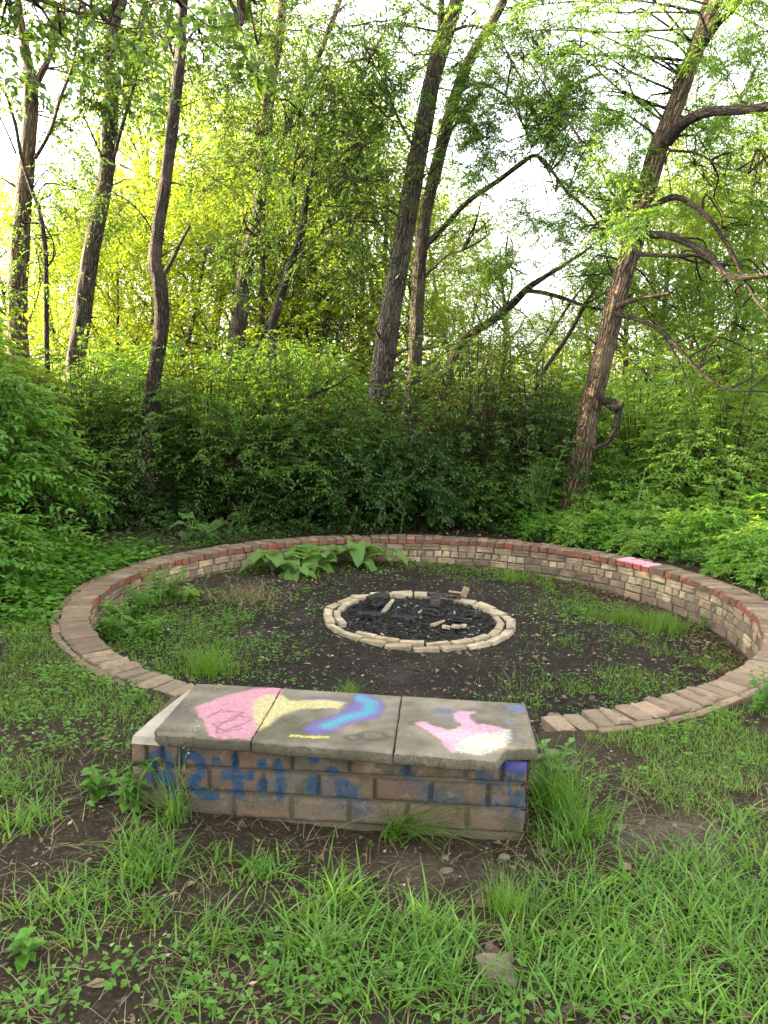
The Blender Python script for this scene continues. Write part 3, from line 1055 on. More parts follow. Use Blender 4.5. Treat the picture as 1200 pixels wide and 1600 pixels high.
fl, fr = bench_uv_top(246, 1147), bench_uv_top(775, 1187)
bl, br = bench_uv_top(300, 1067), bench_uv_top(830, 1098)
s1, s2 = bench_uv_top(390, 1158)[0], bench_uv_top(610, 1173)[0]
s1b, s2b = bench_uv_top(442, 1075)[0], bench_uv_top(632, 1088)[0]
re_u = bench_uv_top(837, 1167)
VF = lambda U: fl[1] + (fr[1] - fl[1]) * (U - fl[0]) / (fr[0] - fl[0])
VB = lambda U: bl[1] + (br[1] - bl[1]) * (U - bl[0]) / (br[0] - bl[0])
c_u = fr[0]
VFR = lambda U: VF(U) + (re_u[1] - VF(U)) * sstep(U, c_u - .01, c_u + .05) * (.8 + .2 * sstep(U, c_u, c_u + .16))
u_start, u_end = (fl[0] + bl[0]) / 2, re_u[0] + .005
s1m, s2m = (s1 + s1b) / 2, (s2 + s2b) / 2
VFL = lambda U: VF(U) + .03 * sstep(U, u_start + .03, u_start)
put('slab', bench_slab(u_start, s1m - .003, 301, VFL, VB, (.352, .354)), bench, label='left slab with the pink chalk shape')
put('slab', bench_slab(s1m + .003, s2m - .004, 302, VF, VB, (.353, .35)), bench, label='middle slab with yellow and cyan chalk')
put('slab', bench_slab(s2m + .004, u_end, 303, VFR, VB, (.351, .348)), bench, label='right slab with a broken corner and white chalk')


def front_panel(u0, u1, w0, w1, y, d, n0, n1, mat, name, seed, ch=.006, bulge=0.0):
    """box whose front face is a fine grid carrying the spray paint; front edges rounded"""
    s, t = np.linspace(0, 1, n0), np.linspace(0, 1, n1)
    S, Tt = np.meshgrid(s, t, indexing='ij')
    U, W = u0 + (u1 - u0) * S, w0 + (w1 - w0) * Tt
    e = np.minimum(np.minimum(S, 1 - S) * (u1 - u0), np.minimum(Tt, 1 - Tt) * (w1 - w0))
    yy = y + ch * np.exp(-(e / ch) ** 2) + (fbm(U * 25 + seed, W * 25, seed, 3) - .5) * .006 + bulge * (fbm(U * 5, W * 5, seed, 3) - .5)
    U = U + (fbm(U * 9 + seed, W * 9, seed + 1, 3) - .5) * .006
    W2 = W + (fbm(U * 9 + seed, W * 9 + 3, seed + 2, 3) - .5) * .006
    V = np.stack([U, yy, W2], -1).reshape(-1, 3)
    Q = [grid_faces(n0, n1)]
    loop = np.concatenate([np.stack([np.arange(n0), np.zeros(n0, int)], -1), np.stack([np.full(n1 - 1, n0 - 1), np.arange(1, n1)], -1),
                           np.stack([np.arange(n0 - 2, -1, -1), np.full(n0 - 1, n1 - 1)], -1), np.stack([np.zeros(n1 - 2, int), np.arange(n1 - 2, 0, -1)], -1)])
    lt = loop[:, 0] * n1 + loop[:, 1]
    back = V[lt].copy()
    back[:, 1] = y + d
    nl = len(lt)
    o = n0 * n1
    b = np.arange(nl) + o
    Q.append(np.stack([lt, b, np.roll(b, -1), np.roll(lt, -1)], -1))
    VV = np.concatenate([V, back, back.mean(0)[None]])
    tris = np.stack([b, np.full(nl, o + nl), np.roll(b, -1)], -1)
    me = np_mesh(name, VV, tris=tris, quads=np.concatenate(Q), mat=mat)
    pa = np.zeros((len(VV), 4))
    pa[:n0 * n1] = paint_front(U, W2).reshape(-1, 4)
    set_attr(me, 'paint', pa, 'FLOAT_COLOR')
    return me


put('mortar_core', front_panel(.004, BL - .004, -.12, BH - .004, .019, BD - .03, 180, 40, M['bench_mortar'], 'mortar_core', 77, .012, .008), bench)
for ci, (w0, w1, off) in enumerate([(.21, .293, .0), (.113, .2, -.1), (.012, .103, -.02)]):
    cuts = [0.0]
    if ci == 0:
        pat = [.058, .06, .062, .2, .2, .2, .2, .2, .125, .09]
    elif ci == 1:
        pat = [.09, .2, .2, .2, .2, .2, .2, .14]
    else:
        pat = [.06, .1, .2, .2, .2, .2, .2, .2]
    tot = sum(pat)
    u = .0
    for k, p in enumerate(pat):
        L = p * (BL / tot)
        jn = .007
        yoff = 0.0 + rng.normal(0, .002)
        if ci == 2:
            yoff += .006
        nseg = max(8, int(L / .007))
        put('brick', front_panel(u + jn, u + L - jn, w0 + .002, w1 - .004, yoff, .09, nseg, 14, M['bench_brick'], 'brick', 400 + ci * 20 + k, .007), bench)
        u += L
    # end faces of the bench, seen from the side
for ci, (w0, w1) in enumerate([(.21, .293), (.113, .2), (.012, .103)]):
    for side, xx in ((0, -.001), (1, BL + .001)):
        for j in range(2 if ci % 2 else 3):
            m2 = BD / (2 if ci % 2 else 3)
            bx = chamfer_box('brick', .03, m2 - .016, w1 - w0 - .008, .004, M['cap_brick'] if False else M['bench_brick'], .002, 500 + ci * 9 + j)
            put('brick', bx, bench, (xx + (.013 if side == 0 else -.013), m2 * (j + .5) + .002 + (.05 if j == 0 else 0) * 0, w1 - .002))
# pale mortar bed left bare where the slabs stop short
lu = u_start
V = []
import bmesh
bm = bmesh.new()
pts = [(.005, .004), (lu + .04, -.004), (lu + .055, .2), (lu + .05, BD + .01), (.06, BD + .015), (.035, .33), (.012, .16)]
bot = [bm.verts.new((x, y, BH - .012)) for x, y in pts]
top = [bm.verts.new((x + (.006 if x < .1 else 0), y + .006 * (1 if y < .1 else -1), BH + .018 + random.uniform(-.004, .004))) for x, y in pts]
bm.faces.new(top)
for i in range(len(pts)):
    j = (i + 1) % len(pts)
    bm.faces.new((bot[i], bot[j], top[j], top[i]))
me = bpy.data.meshes.new('mortar_ledge')
bm.to_mesh(me)
bm.free()
me.materials.append(M['ledge'])
put('mortar_ledge', me, bench)

# ------------------------------------------------------------------ plants: tubes, leaves, twigs
def smooth_line(P, R, step=.08):
    """Catmull-Rom through the points"""
    P, R = np.asarray(P, float), np.asarray(R, float)
    n = len(P)
    if n < 3:
        k = max(2, int(np.linalg.norm(P[-1] - P[0]) / step) + 1)
        t = np.linspace(0, 1, k)[:, None]
        return P[0] * (1 - t) + P[-1] * t, R[0] * (1 - t[:, 0]) + R[-1] * t[:, 0]
    ext = np.vstack([2 * P[0] - P[1], P, 2 * P[-1] - P[-2]])
    out, rad_ = [], []
    for i in range(n - 1):
        p0, p1, p2, p3 = ext[i:i + 4]
        k = max(1, int(np.ceil(np.linalg.norm(p2 - p1) / step)))
        for t in np.arange(k) / k:
            out.append(.5 * (2 * p1 + (p2 - p0) * t + (2 * p0 - 5 * p1 + 4 * p2 - p3) * t * t + (3 * p1 - p0 - 3 * p2 + p3) * t ** 3))
            rad_.append(R[i] * (1 - t) + R[i + 1] * t)
    out.append(P[-1])
    rad_.append(R[-1])
    return np.array(out), np.array(rad_)


class Tubes:
    def __init__(self):
        self.V, self.Q, self.B, self.n = [], [], [], 0

    def add(self, P, R, sides=6, step=.15, ridge=0.0, seed=0):
        C, Rr = smooth_line(P, R, step)
        m = len(C)
        Tn = unit(np.gradient(C, axis=0))
        ref = np.array([.31, .95, .05])
        s = unit(np.cross(Tn, ref))
        b = np.cross(Tn, s)
        th = np.arange(sides) * 2 * np.pi / sides
        L = np.concatenate([[0], np.cumsum(np.linalg.norm(np.diff(C, axis=0), axis=1))])
        rad_ = np.repeat(Rr[:, None], sides, 1)
        if ridge:
            A, LL = np.meshgrid(th, L)
            k = np.round(2 * np.pi * Rr.mean() / .045)
            w = fbm(np.cos(A) * k / 6.28 + np.sin(A) * 2 + 9 + seed, LL * 2.2 + np.sin(A) * k / 6.28, seed, 3)
            rad_ = rad_ + ridge * (np.abs(w - .5) * 4 - .6) * Rr[:, None] / Rr.max()
            lump = fbm(np.cos(A) * 1.2 + 5, LL * 1.1 + np.sin(A) * 1.2, seed + 9, 3)
            rad_ = rad_ * (1 + .09 * (lump - .5))
        ring = C[:, None] + rad_[..., None] * (np.cos(th)[None, :, None] * s[:, None] + np.sin(th)[None, :, None] * b[:, None])
        bu_ = np.stack([rad_ * np.cos(th) + seed * .37, rad_ * np.sin(th), np.repeat(L[:, None], sides, 1)], -1)
        i = np.arange(m * sides).reshape(m, sides) + self.n
        j = np.roll(i, -1, 1)
        self.Q.append(np.stack([i[:-1], j[:-1], j[1:], i[1:]], -1).reshape(-1, 4))
        self.V.append(ring.reshape(-1, 3))
        self.B.append(bu_.reshape(-1, 3))
        self.n += m * sides

    def sticks(self, P0, P1, r0, r1):
        """many straight three-sided twigs at once"""
        n = len(P0)
        if not n:
            return
        d = unit(P1 - P0)
        s = unit(np.cross(d, [.2, .3, .93]))
        b = np.cross(d, s)
        th = np.arange(3) * 2 * np.pi / 3
        o = np.cos(th)[None, :, None] * s[:, None] + np.sin(th)[None, :, None] * b[:, None]
        a = P0[:, None] + o * np.reshape(r0, (-1, 1, 1))
        c = P1[:, None] + o * np.reshape(r1, (-1, 1, 1))
        self.V.append(np.concatenate([a, c], 1).reshape(-1, 3))
        self.B.append(np.concatenate([a, c], 1).reshape(-1, 3))
        k = np.array([(0, 1, 4, 3), (1, 2, 5, 4), (2, 0, 3, 5)])
        self.Q.append((k[None] + (np.arange(n) * 6 + self.n)[:, None, None]).reshape(-1, 4))
        self.n += n * 6

    def mesh(self, name, mat, origin=(0, 0, 0)):
        me = np_mesh(name, np.concatenate(self.V) - np.asarray(origin), quads=np.concatenate(self.Q), smooth=True, mat=mat)
        set_attr(me, 'buv', np.concatenate(self.B), 'FLOAT_VECTOR')
        return me


class Leaves:
    def __init__(self):
        self.V, self.T, self.n = [], [], 0

    def add(self, P, A, Nn, L, W, detail=0, fold=.18, droop=.15):
        n = len(P)
        if not n:
            return
        A = unit(A)
        S = unit(np.cross(A, Nn))
        Nn = np.cross(S, A)
        L, W = np.reshape(L, (-1, 1)), np.reshape(W, (-1, 1))
        tip = P + A * L - Nn * L * droop
        if detail == 0:
            up = Nn * W * fold
            V = np.stack([P, P + A * L * .42 + S * W * .5 + up, tip, P + A * L * .42 - S * W * .5 + up], 1)
            T = np.array([(0, 2, 1), (0, 3, 2)])
        else:
            f = lambda t, w: (P + A * L * t + S * W * .5 * w + Nn * (W * fold * abs(w) - L * droop * t * t), P + A * L * t - S * W * .5 * w + Nn * (W * fold * abs(w) - L * droop * t * t))
            l1, r1 = f(.22, .82)
            l2, r2 = f(.55, .9)
            m1, m2 = P + A * L * .22 - Nn * L * droop * .05, P + A * L * .55 - Nn * L * droop * .3
            V = np.stack([P, l1, l2, tip, r2, r1, m1, m2], 1)
            T = np.array([(0, 6, 1), (1, 6, 7), (1, 7, 2), (2, 7, 3), (0, 5, 6), (5, 4, 7), (5, 7, 6), (4, 3, 7)])
        k = V.shape[1]
        self.V.append(V.reshape(-1, 3))
        self.T.append((T[None] + (np.arange(n) * k + self.n)[:, None, None]).reshape(-1, 3))
        self.n += n * k

    def mesh(self, name, mat, origin=(0, 0, 0)):
        return np_mesh(name, np.concatenate(self.V) - np.asarray(origin), tris=np.concatenate(self.T), mat=mat)


def rand_dirs(n, r):
    return unit(r.normal(0, 1, (n, 3)))


def twig_leaves(lv, tb, B, D, tl, pairs, L, W, r, droop=.25, detail=0, flat=1.0, spread=.8, stem_r=.0025, alt=False):
    """leafy twigs: opposite leaves along drooping stems, blades facing mostly upward"""
    n = len(B)
    D = unit(D)
    tl = np.broadcast_to(tl, (n,))
    side = unit(np.cross(D, np.array([0, 0, 1.0]) + r.normal(0, .15, (n, 3))))
    if tb is not None:
        mid = B + D * (tl * .55)[:, None] - np.array([0, 0, 1]) * (droop * tl * .3)[:, None]
        end = B + D * tl[:, None] - np.array([0, 0, 1]) * (droop * tl)[:, None]
        tb.sticks(B, mid, np.full(n, stem_r), np.full(n, stem_r * .75))
        tb.sticks(mid, end, np.full(n, stem_r * .75), np.full(n, stem_r * .3))
    for k in range(pairs):
        t = (k + .6) / pairs
        base = B + D * (tl * t)[:, None] - np.array([0, 0, 1]) * (droop * tl * t * t)[:, None]
        for sg in (1, -1):
            tt = t
            ax = D * (1 - spread * .55) + side * sg * spread + r.normal(0, .22, (n, 3)) - np.array([0, 0, .06 + droop * .7])
            nn = np.array([0, 0, 1.0]) * flat + r.normal(0, .38, (n, 3))
            sz = (.75 + .5 * r.random(n)) * (1 - .35 * t)
            lv.add(base, ax, nn, L * sz, W * sz, detail)
    tipb = B + D * tl[:, None] - np.array([0, 0, 1]) * (droop * tl)[:, None]
    lv.add(tipb, D - np.array([0, 0, droop]), np.array([0, 0, 1.0]) + r.normal(0, .3, (n, 3)), L * .8 * np.ones(n), W * .8 * np.ones(n), detail)


def pinnate(lv, tb, B, D, tl, r, nr=6, lf=6, L=.032, W=.012, rl=.16, droop=.3):
    """twigs carrying feather leaves (rachis with paired leaflets)"""
    n = len(B)
    D = unit(D)
    if tb is not None:
        tb.sticks(B, B + D * tl * .9 - np.array([0, 0, droop * tl]), np.full(n, .003), np.full(n, .0012))
    side = unit(np.cross(D, np.array([0, 0, 1.0]) + r.normal(0, .2, (n, 3))))
    for k in range(nr):
        t = (k + .4) / nr
        sg = 1 if k % 2 else -1
        base = B + D * (tl * t) - np.array([0, 0, 1]) * (droop * tl * t * t)
        dd = D * .55 + side * sg * .8 + r.normal(0, .25, (n, 3)) - np.array([0, 0, .2])
        twig_leaves(lv, None, base, dd, rl * (.7 + .5 * r.random(n)), lf, L, W, r, droop=.25, spread=.95, flat=1.3)


def bush(name, label, loc, radius, height, stems, mat, seed, L=.05, W=.024, twigs=16, pairs=5, tl=.3, detail=0, lean=(0, 0), cat='bush', group=None,
         low=.15, flat=1.7, stem_mat='twig', droop=.1, stem_from=.13, stem_r=.6):
    """arching many-stemmed shrub: stems rise, bow outward and carry leafy side twigs"""
    r = np.random.default_rng(seed)
    root = thing(name, label, cat, tuple(loc), 0, group)
    tb, lv = Tubes(), Leaves()
    rad_ = np.array(radius if not np.isscalar(radius) else (radius, radius))
    for s in range(stems):
        th = r.random() * 2 * np.pi
        reach = math.sqrt(r.random()) if s % 3 else r.random() ** .3
        hx = height * (1.02 - .5 * reach ** 2) * (.75 + .35 * r.random())
        e = np.array([math.cos(th) * rad_[0] * reach + lean[0] * hx, math.sin(th) * rad_[1] * reach + lean[1] * hx, 0])
        b0 = np.array([math.cos(th) * .12 * rad_[0] * r.random(), math.sin(th) * .12 * rad_[1] * r.random(), 0])
        dropk = .55 if reach > .6 else .15
        pts = [b0, b0 * .6 + e * .22 + [0, 0, hx * .5], e * .6 + [0, 0, hx * .93], e * .9 + [0, 0, hx * (1.0 - dropk * .25)], e * 1.12 + [0, 0, max(low, hx * (1 - dropk))]]
        C, R = smooth_line(pts, [.016, .012, .008, .005, .002], .12)
        tb.add(pts, np.array([.016, .012, .008, .005, .002]) * stem_r, 4, .22)
        m = len(C)
        k = r.integers(int(m * stem_from), m, twigs)
        B = C[k]
        Dn = unit(np.gradient(C, axis=0))[k]
        outw = unit(B * [1, 1, 0] + 1e-3)
        D = Dn * [.5, .5, .25] + outw * .45 + r.normal(0, .65, (twigs, 3)) * [1, 1, .3]
        twig_leaves(lv, tb if detail else None, B, D, tl * (.6 + .7 * r.random(twigs)), pairs, L, W, r, droop=droop, detail=detail, flat=flat)
    put('stems', tb.mesh('stems', M[stem_mat]), root, kind='stuff')
    put('foliage', lv.mesh('foliage', M[mat]), root, kind='stuff')
    return root


def ground_loc(p):
    return (float(p[0]), float(p[1]), float(gz(p[0], p[1])) - .02)


def grow(tb, tips, p, d, length, r0, depth, r, up=.25, spread=.8, kids=4):
    """recursive limb: curved tube with side limbs; twig seats are collected in tips"""
    n = 5
    pts, dirs = [np.array(p, float)], []
    d = unit(d)
    for i in range(n):
        d = unit(d + r.normal(0, .17, 3) + np.array([0, 0, up * .18]))
        pts.append(pts[-1] + d * length / n)
        dirs.append(d)
    rr_ = np.linspace(r0, r0 * .35, n + 1)
    tb.add(pts, rr_, 7 if r0 > .04 else (5 if r0 > .015 else 3), .3 if r0 > .03 else .45)
    if depth == 0:
        for i in range(1, n + 1):
            tips.append((pts[i], dirs[i - 1]))
        return
    for k in range(kids):
        t = .3 + .7 * (k + r.random() * .8) / kids
        i = min(n - 1, int(t * n))
        f = t * n - i
        q = pts[i] * (1 - f) + pts[i + 1] * f
        dd = unit(dirs[i] * .6 + rand_dirs(1, r)[0] * spread + np.array([0, 0, up]))
        grow(tb, tips, q, dd, length * (.5 + .25 * r.random()) * (1.1 - .4 * t), rr_[i] * .55, depth - 1, r, up, spread, max(3, kids - 1))
    tips.append((pts[-1], dirs[-1]))


# ------------------------------------------------------------------ the trees that stand out
GRP_T = None


def px_limb(pts, y, y1=None):
    """a limb drawn along its course: (px, py, width) at distance y (drifting to y1)"""
    y1 = y if y1 is None else y1
    n = len(pts)
    P, R = [], []
    for i, (px, py, w) in enumerate(pts):
        yy = y + (y1 - y) * i / max(1, n - 1)
        p = at_y(px, py, yy)
        dep = yy * cP + (EYE - p[2]) * sP
        P.append(p)
        R.append(w * .44 / F_PX * dep)
    return np.array(P), np.array(R)


def hero(name, label, y, trunk, limbs=(), blobs=(), bark='bark_grey', leaf='leaf_mid', kind='opp', seed=0, foot=True, dens=1.7, L=.055, W=.026, ridge=.02, group=None, cat='tree', lim_side=0):
    r = np.random.default_rng(seed)
    P, R = px_limb(trunk, y)
    if foot:
        b = P[0].copy()
        d = (P[1] - P[0])
        z0 = float(gz(P[0][0], P[0][1]))
        t = (z0 - .1 - P[0][2]) / d[2] if abs(d[2]) > 1e-6 else 0
        b = P[0] + d * t * .6
        b[2] = z0 - .1
        if P[0][2] > z0 + .05:
            P = np.vstack([b, P])
            R = np.concatenate([[R[0] * 1.2], R])
        else:
            P[0] = b
            R[0] *= 1.12
    base = np.array([P[0][0], P[0][1], P[0][2] + .1])
    root = thing(name, label, cat, tuple(base), 0, group)
    tb = Tubes()
    tb.add(P, R, 30, .05, ridge, seed)
    for k in range(4):
        q, qr = smooth_line(P, R, .3)
        i_ = int(r.uniform(.2, .85) * (len(q) - 1))
        th_ = r.random() * 6.28
        dd_ = np.array([math.cos(th_), math.sin(th_), r.uniform(.1, .7)])
        ln_ = qr[i_] + r.uniform(.05, .3)
        tb.add([q[i_] + dd_ * qr[i_] * .6, q[i_] + dd_ * (qr[i_] + .04), q[i_] + dd_ * ln_ + r.normal(0, .03, 3)], np.array([.32, .16, .07]) * qr[i_] * r.uniform(.6, 1.2), 7, .05, .003, seed + k)
    limb_pts, tips = [], []
    C, Rc = smooth_line(P, R, .25)
    limb_pts += [c for c in C[len(C) // 3:]]
    bt = Tubes()
    for li, lim in enumerate(limbs):
        y0 = lim.get('y0', y)
        y1 = lim.get('y1', y0)
        Pl, Rl = px_limb(lim['p'], y0, y1)
        Rl = Rl * (.8 if name != 'locust_tree' else 1.05)
        big = Rl[0] > .05
        # each limb tapers and kinks a little
        bt.add(Pl, Rl, 14 if big else 7, .08, .008 if big else .003, seed + li + 1)
        Cl, _ = smooth_line(Pl, Rl, .25)
        limb_pts += list(Cl[1:])
        for k in range(lim.get('side', 3)):
            i = r.integers(len(Cl) // 3, len(Cl))
            dirn = unit(np.gradient(Cl, axis=0))[i]
            grow(bt, tips, Cl[i], dirn * .6 + r.normal(0, .6, 3), lim.get('sl', .9) * (.6 + .7 * r.random()), max(.006, Rl[-1] * .6), 1, r, up=.1, kids=3)
    lp = np.array(limb_pts)
    lv, tw = Leaves(), Tubes()

    def leafy(B, D, n):
        if kind == 'pin':
            pinnate(lv, bt, B, D, .3, r, nr=6, lf=6, L=L, W=W)
        else:
            twig_leaves(lv, bt, B, D, .28 * (.7 + .6 * r.random(len(B))), 5, L, W, r, droop=.35, stem_r=.002)
    for (px, py, yy, rpx, nt) in blobs:
        nt = int(nt * dens)
        c = at_y(px, py, yy)
        rad_ = rpx / F_PX * yy
        q = rand_dirs(nt, r) * (r.random((nt, 1)) ** .45) * rad_ * [1, 1.1, .75]
        B = c + q
        hubs = []
        for k in range(4):
            e = c + rand_dirs(1, r)[0] * rad_ * .6 * [1, 1, .7]
            near = lp[np.argmin(((lp - e) ** 2).sum(1) * (1 + .6 * r.random(len(lp))))]
            a, b_ = near * .68 + e * .32 + r.normal(0, .1, 3) + [0, 0, .12], near * .33 + e * .67 + r.normal(0, .13, 3) + [0, 0, .14]
            bt.add([near, a, b_, e], [.015, .011, .007, .003], 4, .2, 0, 0)
            hubs += [a, b_, e, (b_ + e) / 2]
        hubs = np.array(hubs)
        hn = hubs[np.argmin(((B[:, None] - hubs[None]) ** 2).sum(2), 1)]
        bt.sticks(hn, B, np.full(nt, .005), np.full(nt, .0025))
        leafy(B, unit(B - hn) + r.normal(0, .5, (nt, 3)) * [1, 1, .5], nt)
    if tips:
        B = np.array([t[0] for t in tips])
        D = np.array([t[1] for t in tips]) + r.normal(0, .5, (len(tips), 3))
        leafy(B, D, len(B))
        leafy(B, -D + r.normal(0, .6, D.shape), len(B))
    put('trunk', tb.mesh('trunk', M[bark], base), root)
    if bt.n:
        put('branches', bt.mesh('branches', M['bark_dark' if name == 'locust_tree' else bark], base), root, kind='stuff')
    if lv.n:
        put('crown', lv.mesh('crown', M[leaf], base), root, kind='stuff')
    return root


T7_limbs = [
    dict(p=[(1042, 222, 22), (1065, 195, 19), (1090, 180, 18), (1120, 173, 17), (1160, 172, 15), (1205, 166, 13), (1260, 140, 8)], y0=9.6, y1=8.6, side=1),
    dict(p=[(1006, 342, 14), (1030, 318, 12), (1055, 308, 11), (1082, 320, 9), (1112, 347, 8), (1140, 388, 7), (1158, 420, 4)], y0=9.6, y1=8.9, side=0),
    dict(p=[(996, 368, 15), (1040, 368, 13), (1070, 378, 12), (1105, 396, 12), (1132, 426, 11), (1160, 434, 10), (1210, 428, 7)], y0=9.6, y1=8.6, side=0),
    dict(p=[(998, 397, 8), (1060, 400, 6), (1112, 397, 4)], y0=9.6, y1=9.2, side=0),
    dict(p=[(1030, 245, 18), (1052, 170, 16), (1075, 95, 15), (1100, 20, 13), (1115, -50, 11)], y0=9.75, y1=10, side=1),
    dict(p=[(1095, 75, 15), (1120, 40, 11), (1150, 10, 9), (1180, -25, 7)], y0=9.6, y1=9.0, side=1),
    dict(p=[(965, 478, 11), (1000, 466, 8), (1045, 458, 5)], y0=9.6, y1=9.1, side=0),
    dict(p=[(962, 492, 9), (1000, 500, 7), (1040, 522, 6), (1075, 560, 5), (1105, 590, 5), (1140, 608, 4), (1200, 612, 3)], y0=9.6, y1=8.6, side=0),
    dict(p=[(1035, 520, 5), (1058, 560, 4), (1075, 600, 3), (1088, 650, 2)], y0=9.3, y1=8.9, side=0),
    dict(p=[(1140, 388, 7), (1165, 440, 5), (1190, 480, 4), (1230, 510, 3)], y0=9, y1=8.5, side=0),
    dict(p=[(1045, 235, 6), (1090, 240, 4), (1130, 262, 3), (1170, 270, 2)], y0=9.5, y1=9, side=1),
    dict(p=[(985, 330, 5), (955, 300, 4), (930, 245, 3), (905, 215, 2)], y0=9.6, y1=9.3, side=1),
]
T7_blobs = [(1000, 60, 9.6, 110, 55), (900, 60, 10.3, 100, 45), (1120, 120, 10.6, 90, 40), (1180, 60, 10.4, 80, 40), (1150, 250, 10.4, 90, 40), (960, 170, 10.3, 85, 30),
            (880, 180, 10.5, 80, 30), (1090, 300, 10.8, 60, 16), (1170, 340, 10.3, 80, 45), (1100, 440, 10.4, 80, 45), (1180, 480, 10.1, 80, 45), (1050, 500, 10.8, 60, 26), (1130, 560, 10.2, 80, 36),
            (940, 330, 10.3, 60, 20), (900, 420, 10.6, 50, 10), (820, 110, 10.8, 90, 40), (760, 60, 11.1, 80, 34), (1060, 180, 11.1, 60, 12), (1190, 580, 10.1, 60, 26)]
hero('locust_tree', 'leaning brown-barked tree just behind the wall with a curled dead branch low on its trunk', 9.75,
     [(884, 860, 50), (889, 810, 45), (905, 730, 40), (920, 650, 38), (936, 580, 37), (953, 510, 36), (971, 440, 35), (989, 380, 38), (1006, 310, 36), (1032, 225, 33), (1052, 175, 31), (1076, 110, 29), (1096, 60, 27), (1116, 10, 24), (1136, -50, 20)],
     T7_limbs + [dict(p=[(941, 626, 15), (957, 630, 17), (966, 644, 12), (961, 672, 10), (948, 692, 9), (926, 702, 7)], y0=9.6, y1=9.5, side=0), dict(p=[(948, 630, 14), (962, 636, 19), (974, 631, 9)], y0=9.6, y1=9.5, side=0)],
     T7_blobs, 'bark_brown', 'leaf_locust', 'pin', 71, L=.052, W=.02, ridge=.024, dens=1.5)

hero('twin_tree', 'thick grey trunk in the middle rising from the dark bushes, left of its thinner twin', 11.2,
     [(588, 835, 50), (587, 700, 46), (592, 620, 42), (603, 540, 40), (611, 480, 38), (622, 420, 37), (634, 350, 36), (644, 290, 34), (655, 230, 32), (665, 180, 31), (676, 120, 30), (694, 60, 28), (714, 0, 24), (730, -60, 20)],
     [dict(p=[(668, 165, 20), (680, 110, 18), (688, 50, 15), (690, -20, 13), (688, -60, 10)], y0=11.2, y1=11.4, side=4),
      dict(p=[(652, 240, 8), (625, 190, 6), (600, 130, 5), (580, 90, 3)], y0=11.2, y1=10.6, side=4),
      dict(p=[(700, 50, 9), (740, 40, 6), (780, 60, 4), (800, 100, 3)], y0=11.2, y1=10.5, side=3)],
     [(640, 40, 11, 100, 38), (560, 60, 11, 90, 46), (600, 160, 10.8, 70, 36), (590, 250, 10.6, 70, 36), (740, 130, 11, 70, 18), (560, 350, 10.8, 60, 24), (690, 260, 11, 40, 8), (540, 140, 11, 80, 42)],
     'bark_grey', 'leaf_mid', 'opp', 61, L=.08, W=.03, ridge=.03, dens=2.2)
hero('twin_tree', 'thinner dark trunk close behind the thick middle trunk with a long arching side branch', 11.7,
     [(640, 660, 27), (648, 560, 25), (652, 480, 24), (656, 410, 23), (666, 330, 22), (680, 270, 22), (695, 210, 21), (711, 150, 20), (736, 90, 19), (766, 40, 17), (792, -10, 15), (810, -60, 12)],
     [dict(p=[(657, 392, 15), (690, 358, 13), (730, 316, 12), (780, 281, 12), (815, 255, 11), (838, 243, 9), (862, 267, 8), (886, 300, 7), (920, 330, 6), (948, 372, 5)], y0=11.7, y1=10.3, side=6),
      dict(p=[(655, 440, 8), (680, 416, 6), (700, 398, 5), (722, 392, 3)], y0=11.7, y1=11.2, side=1),
      dict(p=[(838, 243, 6), (858, 270, 4), (868, 300, 2)], y0=10.6, y1=10.3, side=1),
      dict(p=[(712, 150, 9), (745, 130, 7), (790, 150, 5), (815, 190, 4), (830, 230, 3)], y0=11.6, y1=10.8, side=3),
      dict(p=[(690, 225, 6), (720, 190, 5), (760, 215, 3)], y0=11.6, y1=11, side=2)],
     [(790, 220, 10.6, 60, 15), (850, 320, 10.3, 55, 14), (760, 330, 10.8, 40, 7), (900, 250, 10.3, 60, 18), (830, 60, 11.5, 90, 34), (930, 390, 10.2, 45, 11), (800, 140, 11, 60, 18)],
     'bark_grey', 'leaf_locust', 'pin', 62, L=.052, W=.019, ridge=.02, dens=.95)

hero('woodland_tree', 'furrowed tree nearest the left edge of the photo, forking high under the leaves', 11.8,
     [(34, 660, 40), (29, 560, 36), (27, 470, 34), (30, 400, 32), (38, 300, 29), (46, 200, 26), (48, 135, 25), (40, 80, 17), (28, 10, 14), (20, -60, 11)],
     [dict(p=[(50, 145, 17), (63, 118, 15), (76, 92, 13), (95, 35, 11), (108, -50, 8)], y0=11.8, side=4),
      dict(p=[(55, 248, 9), (78, 206, 8), (95, 152, 7), (115, 98, 7), (122, 40, 5), (127, -20, 4)], y0=11.7, y1=11.2, side=4)],
     [(60, 20, 12.6, 70, 26), (110, 235, 12.8, 40, 9), (10, 160, 12.6, 40, 10), (95, 330, 13, 55, 24), (135, 30, 12.8, 50, 16)], 'bark_brown', 'leaf_dark_warm', 'opp', 11, L=.085, W=.042, ridge=.026, dens=3.0)
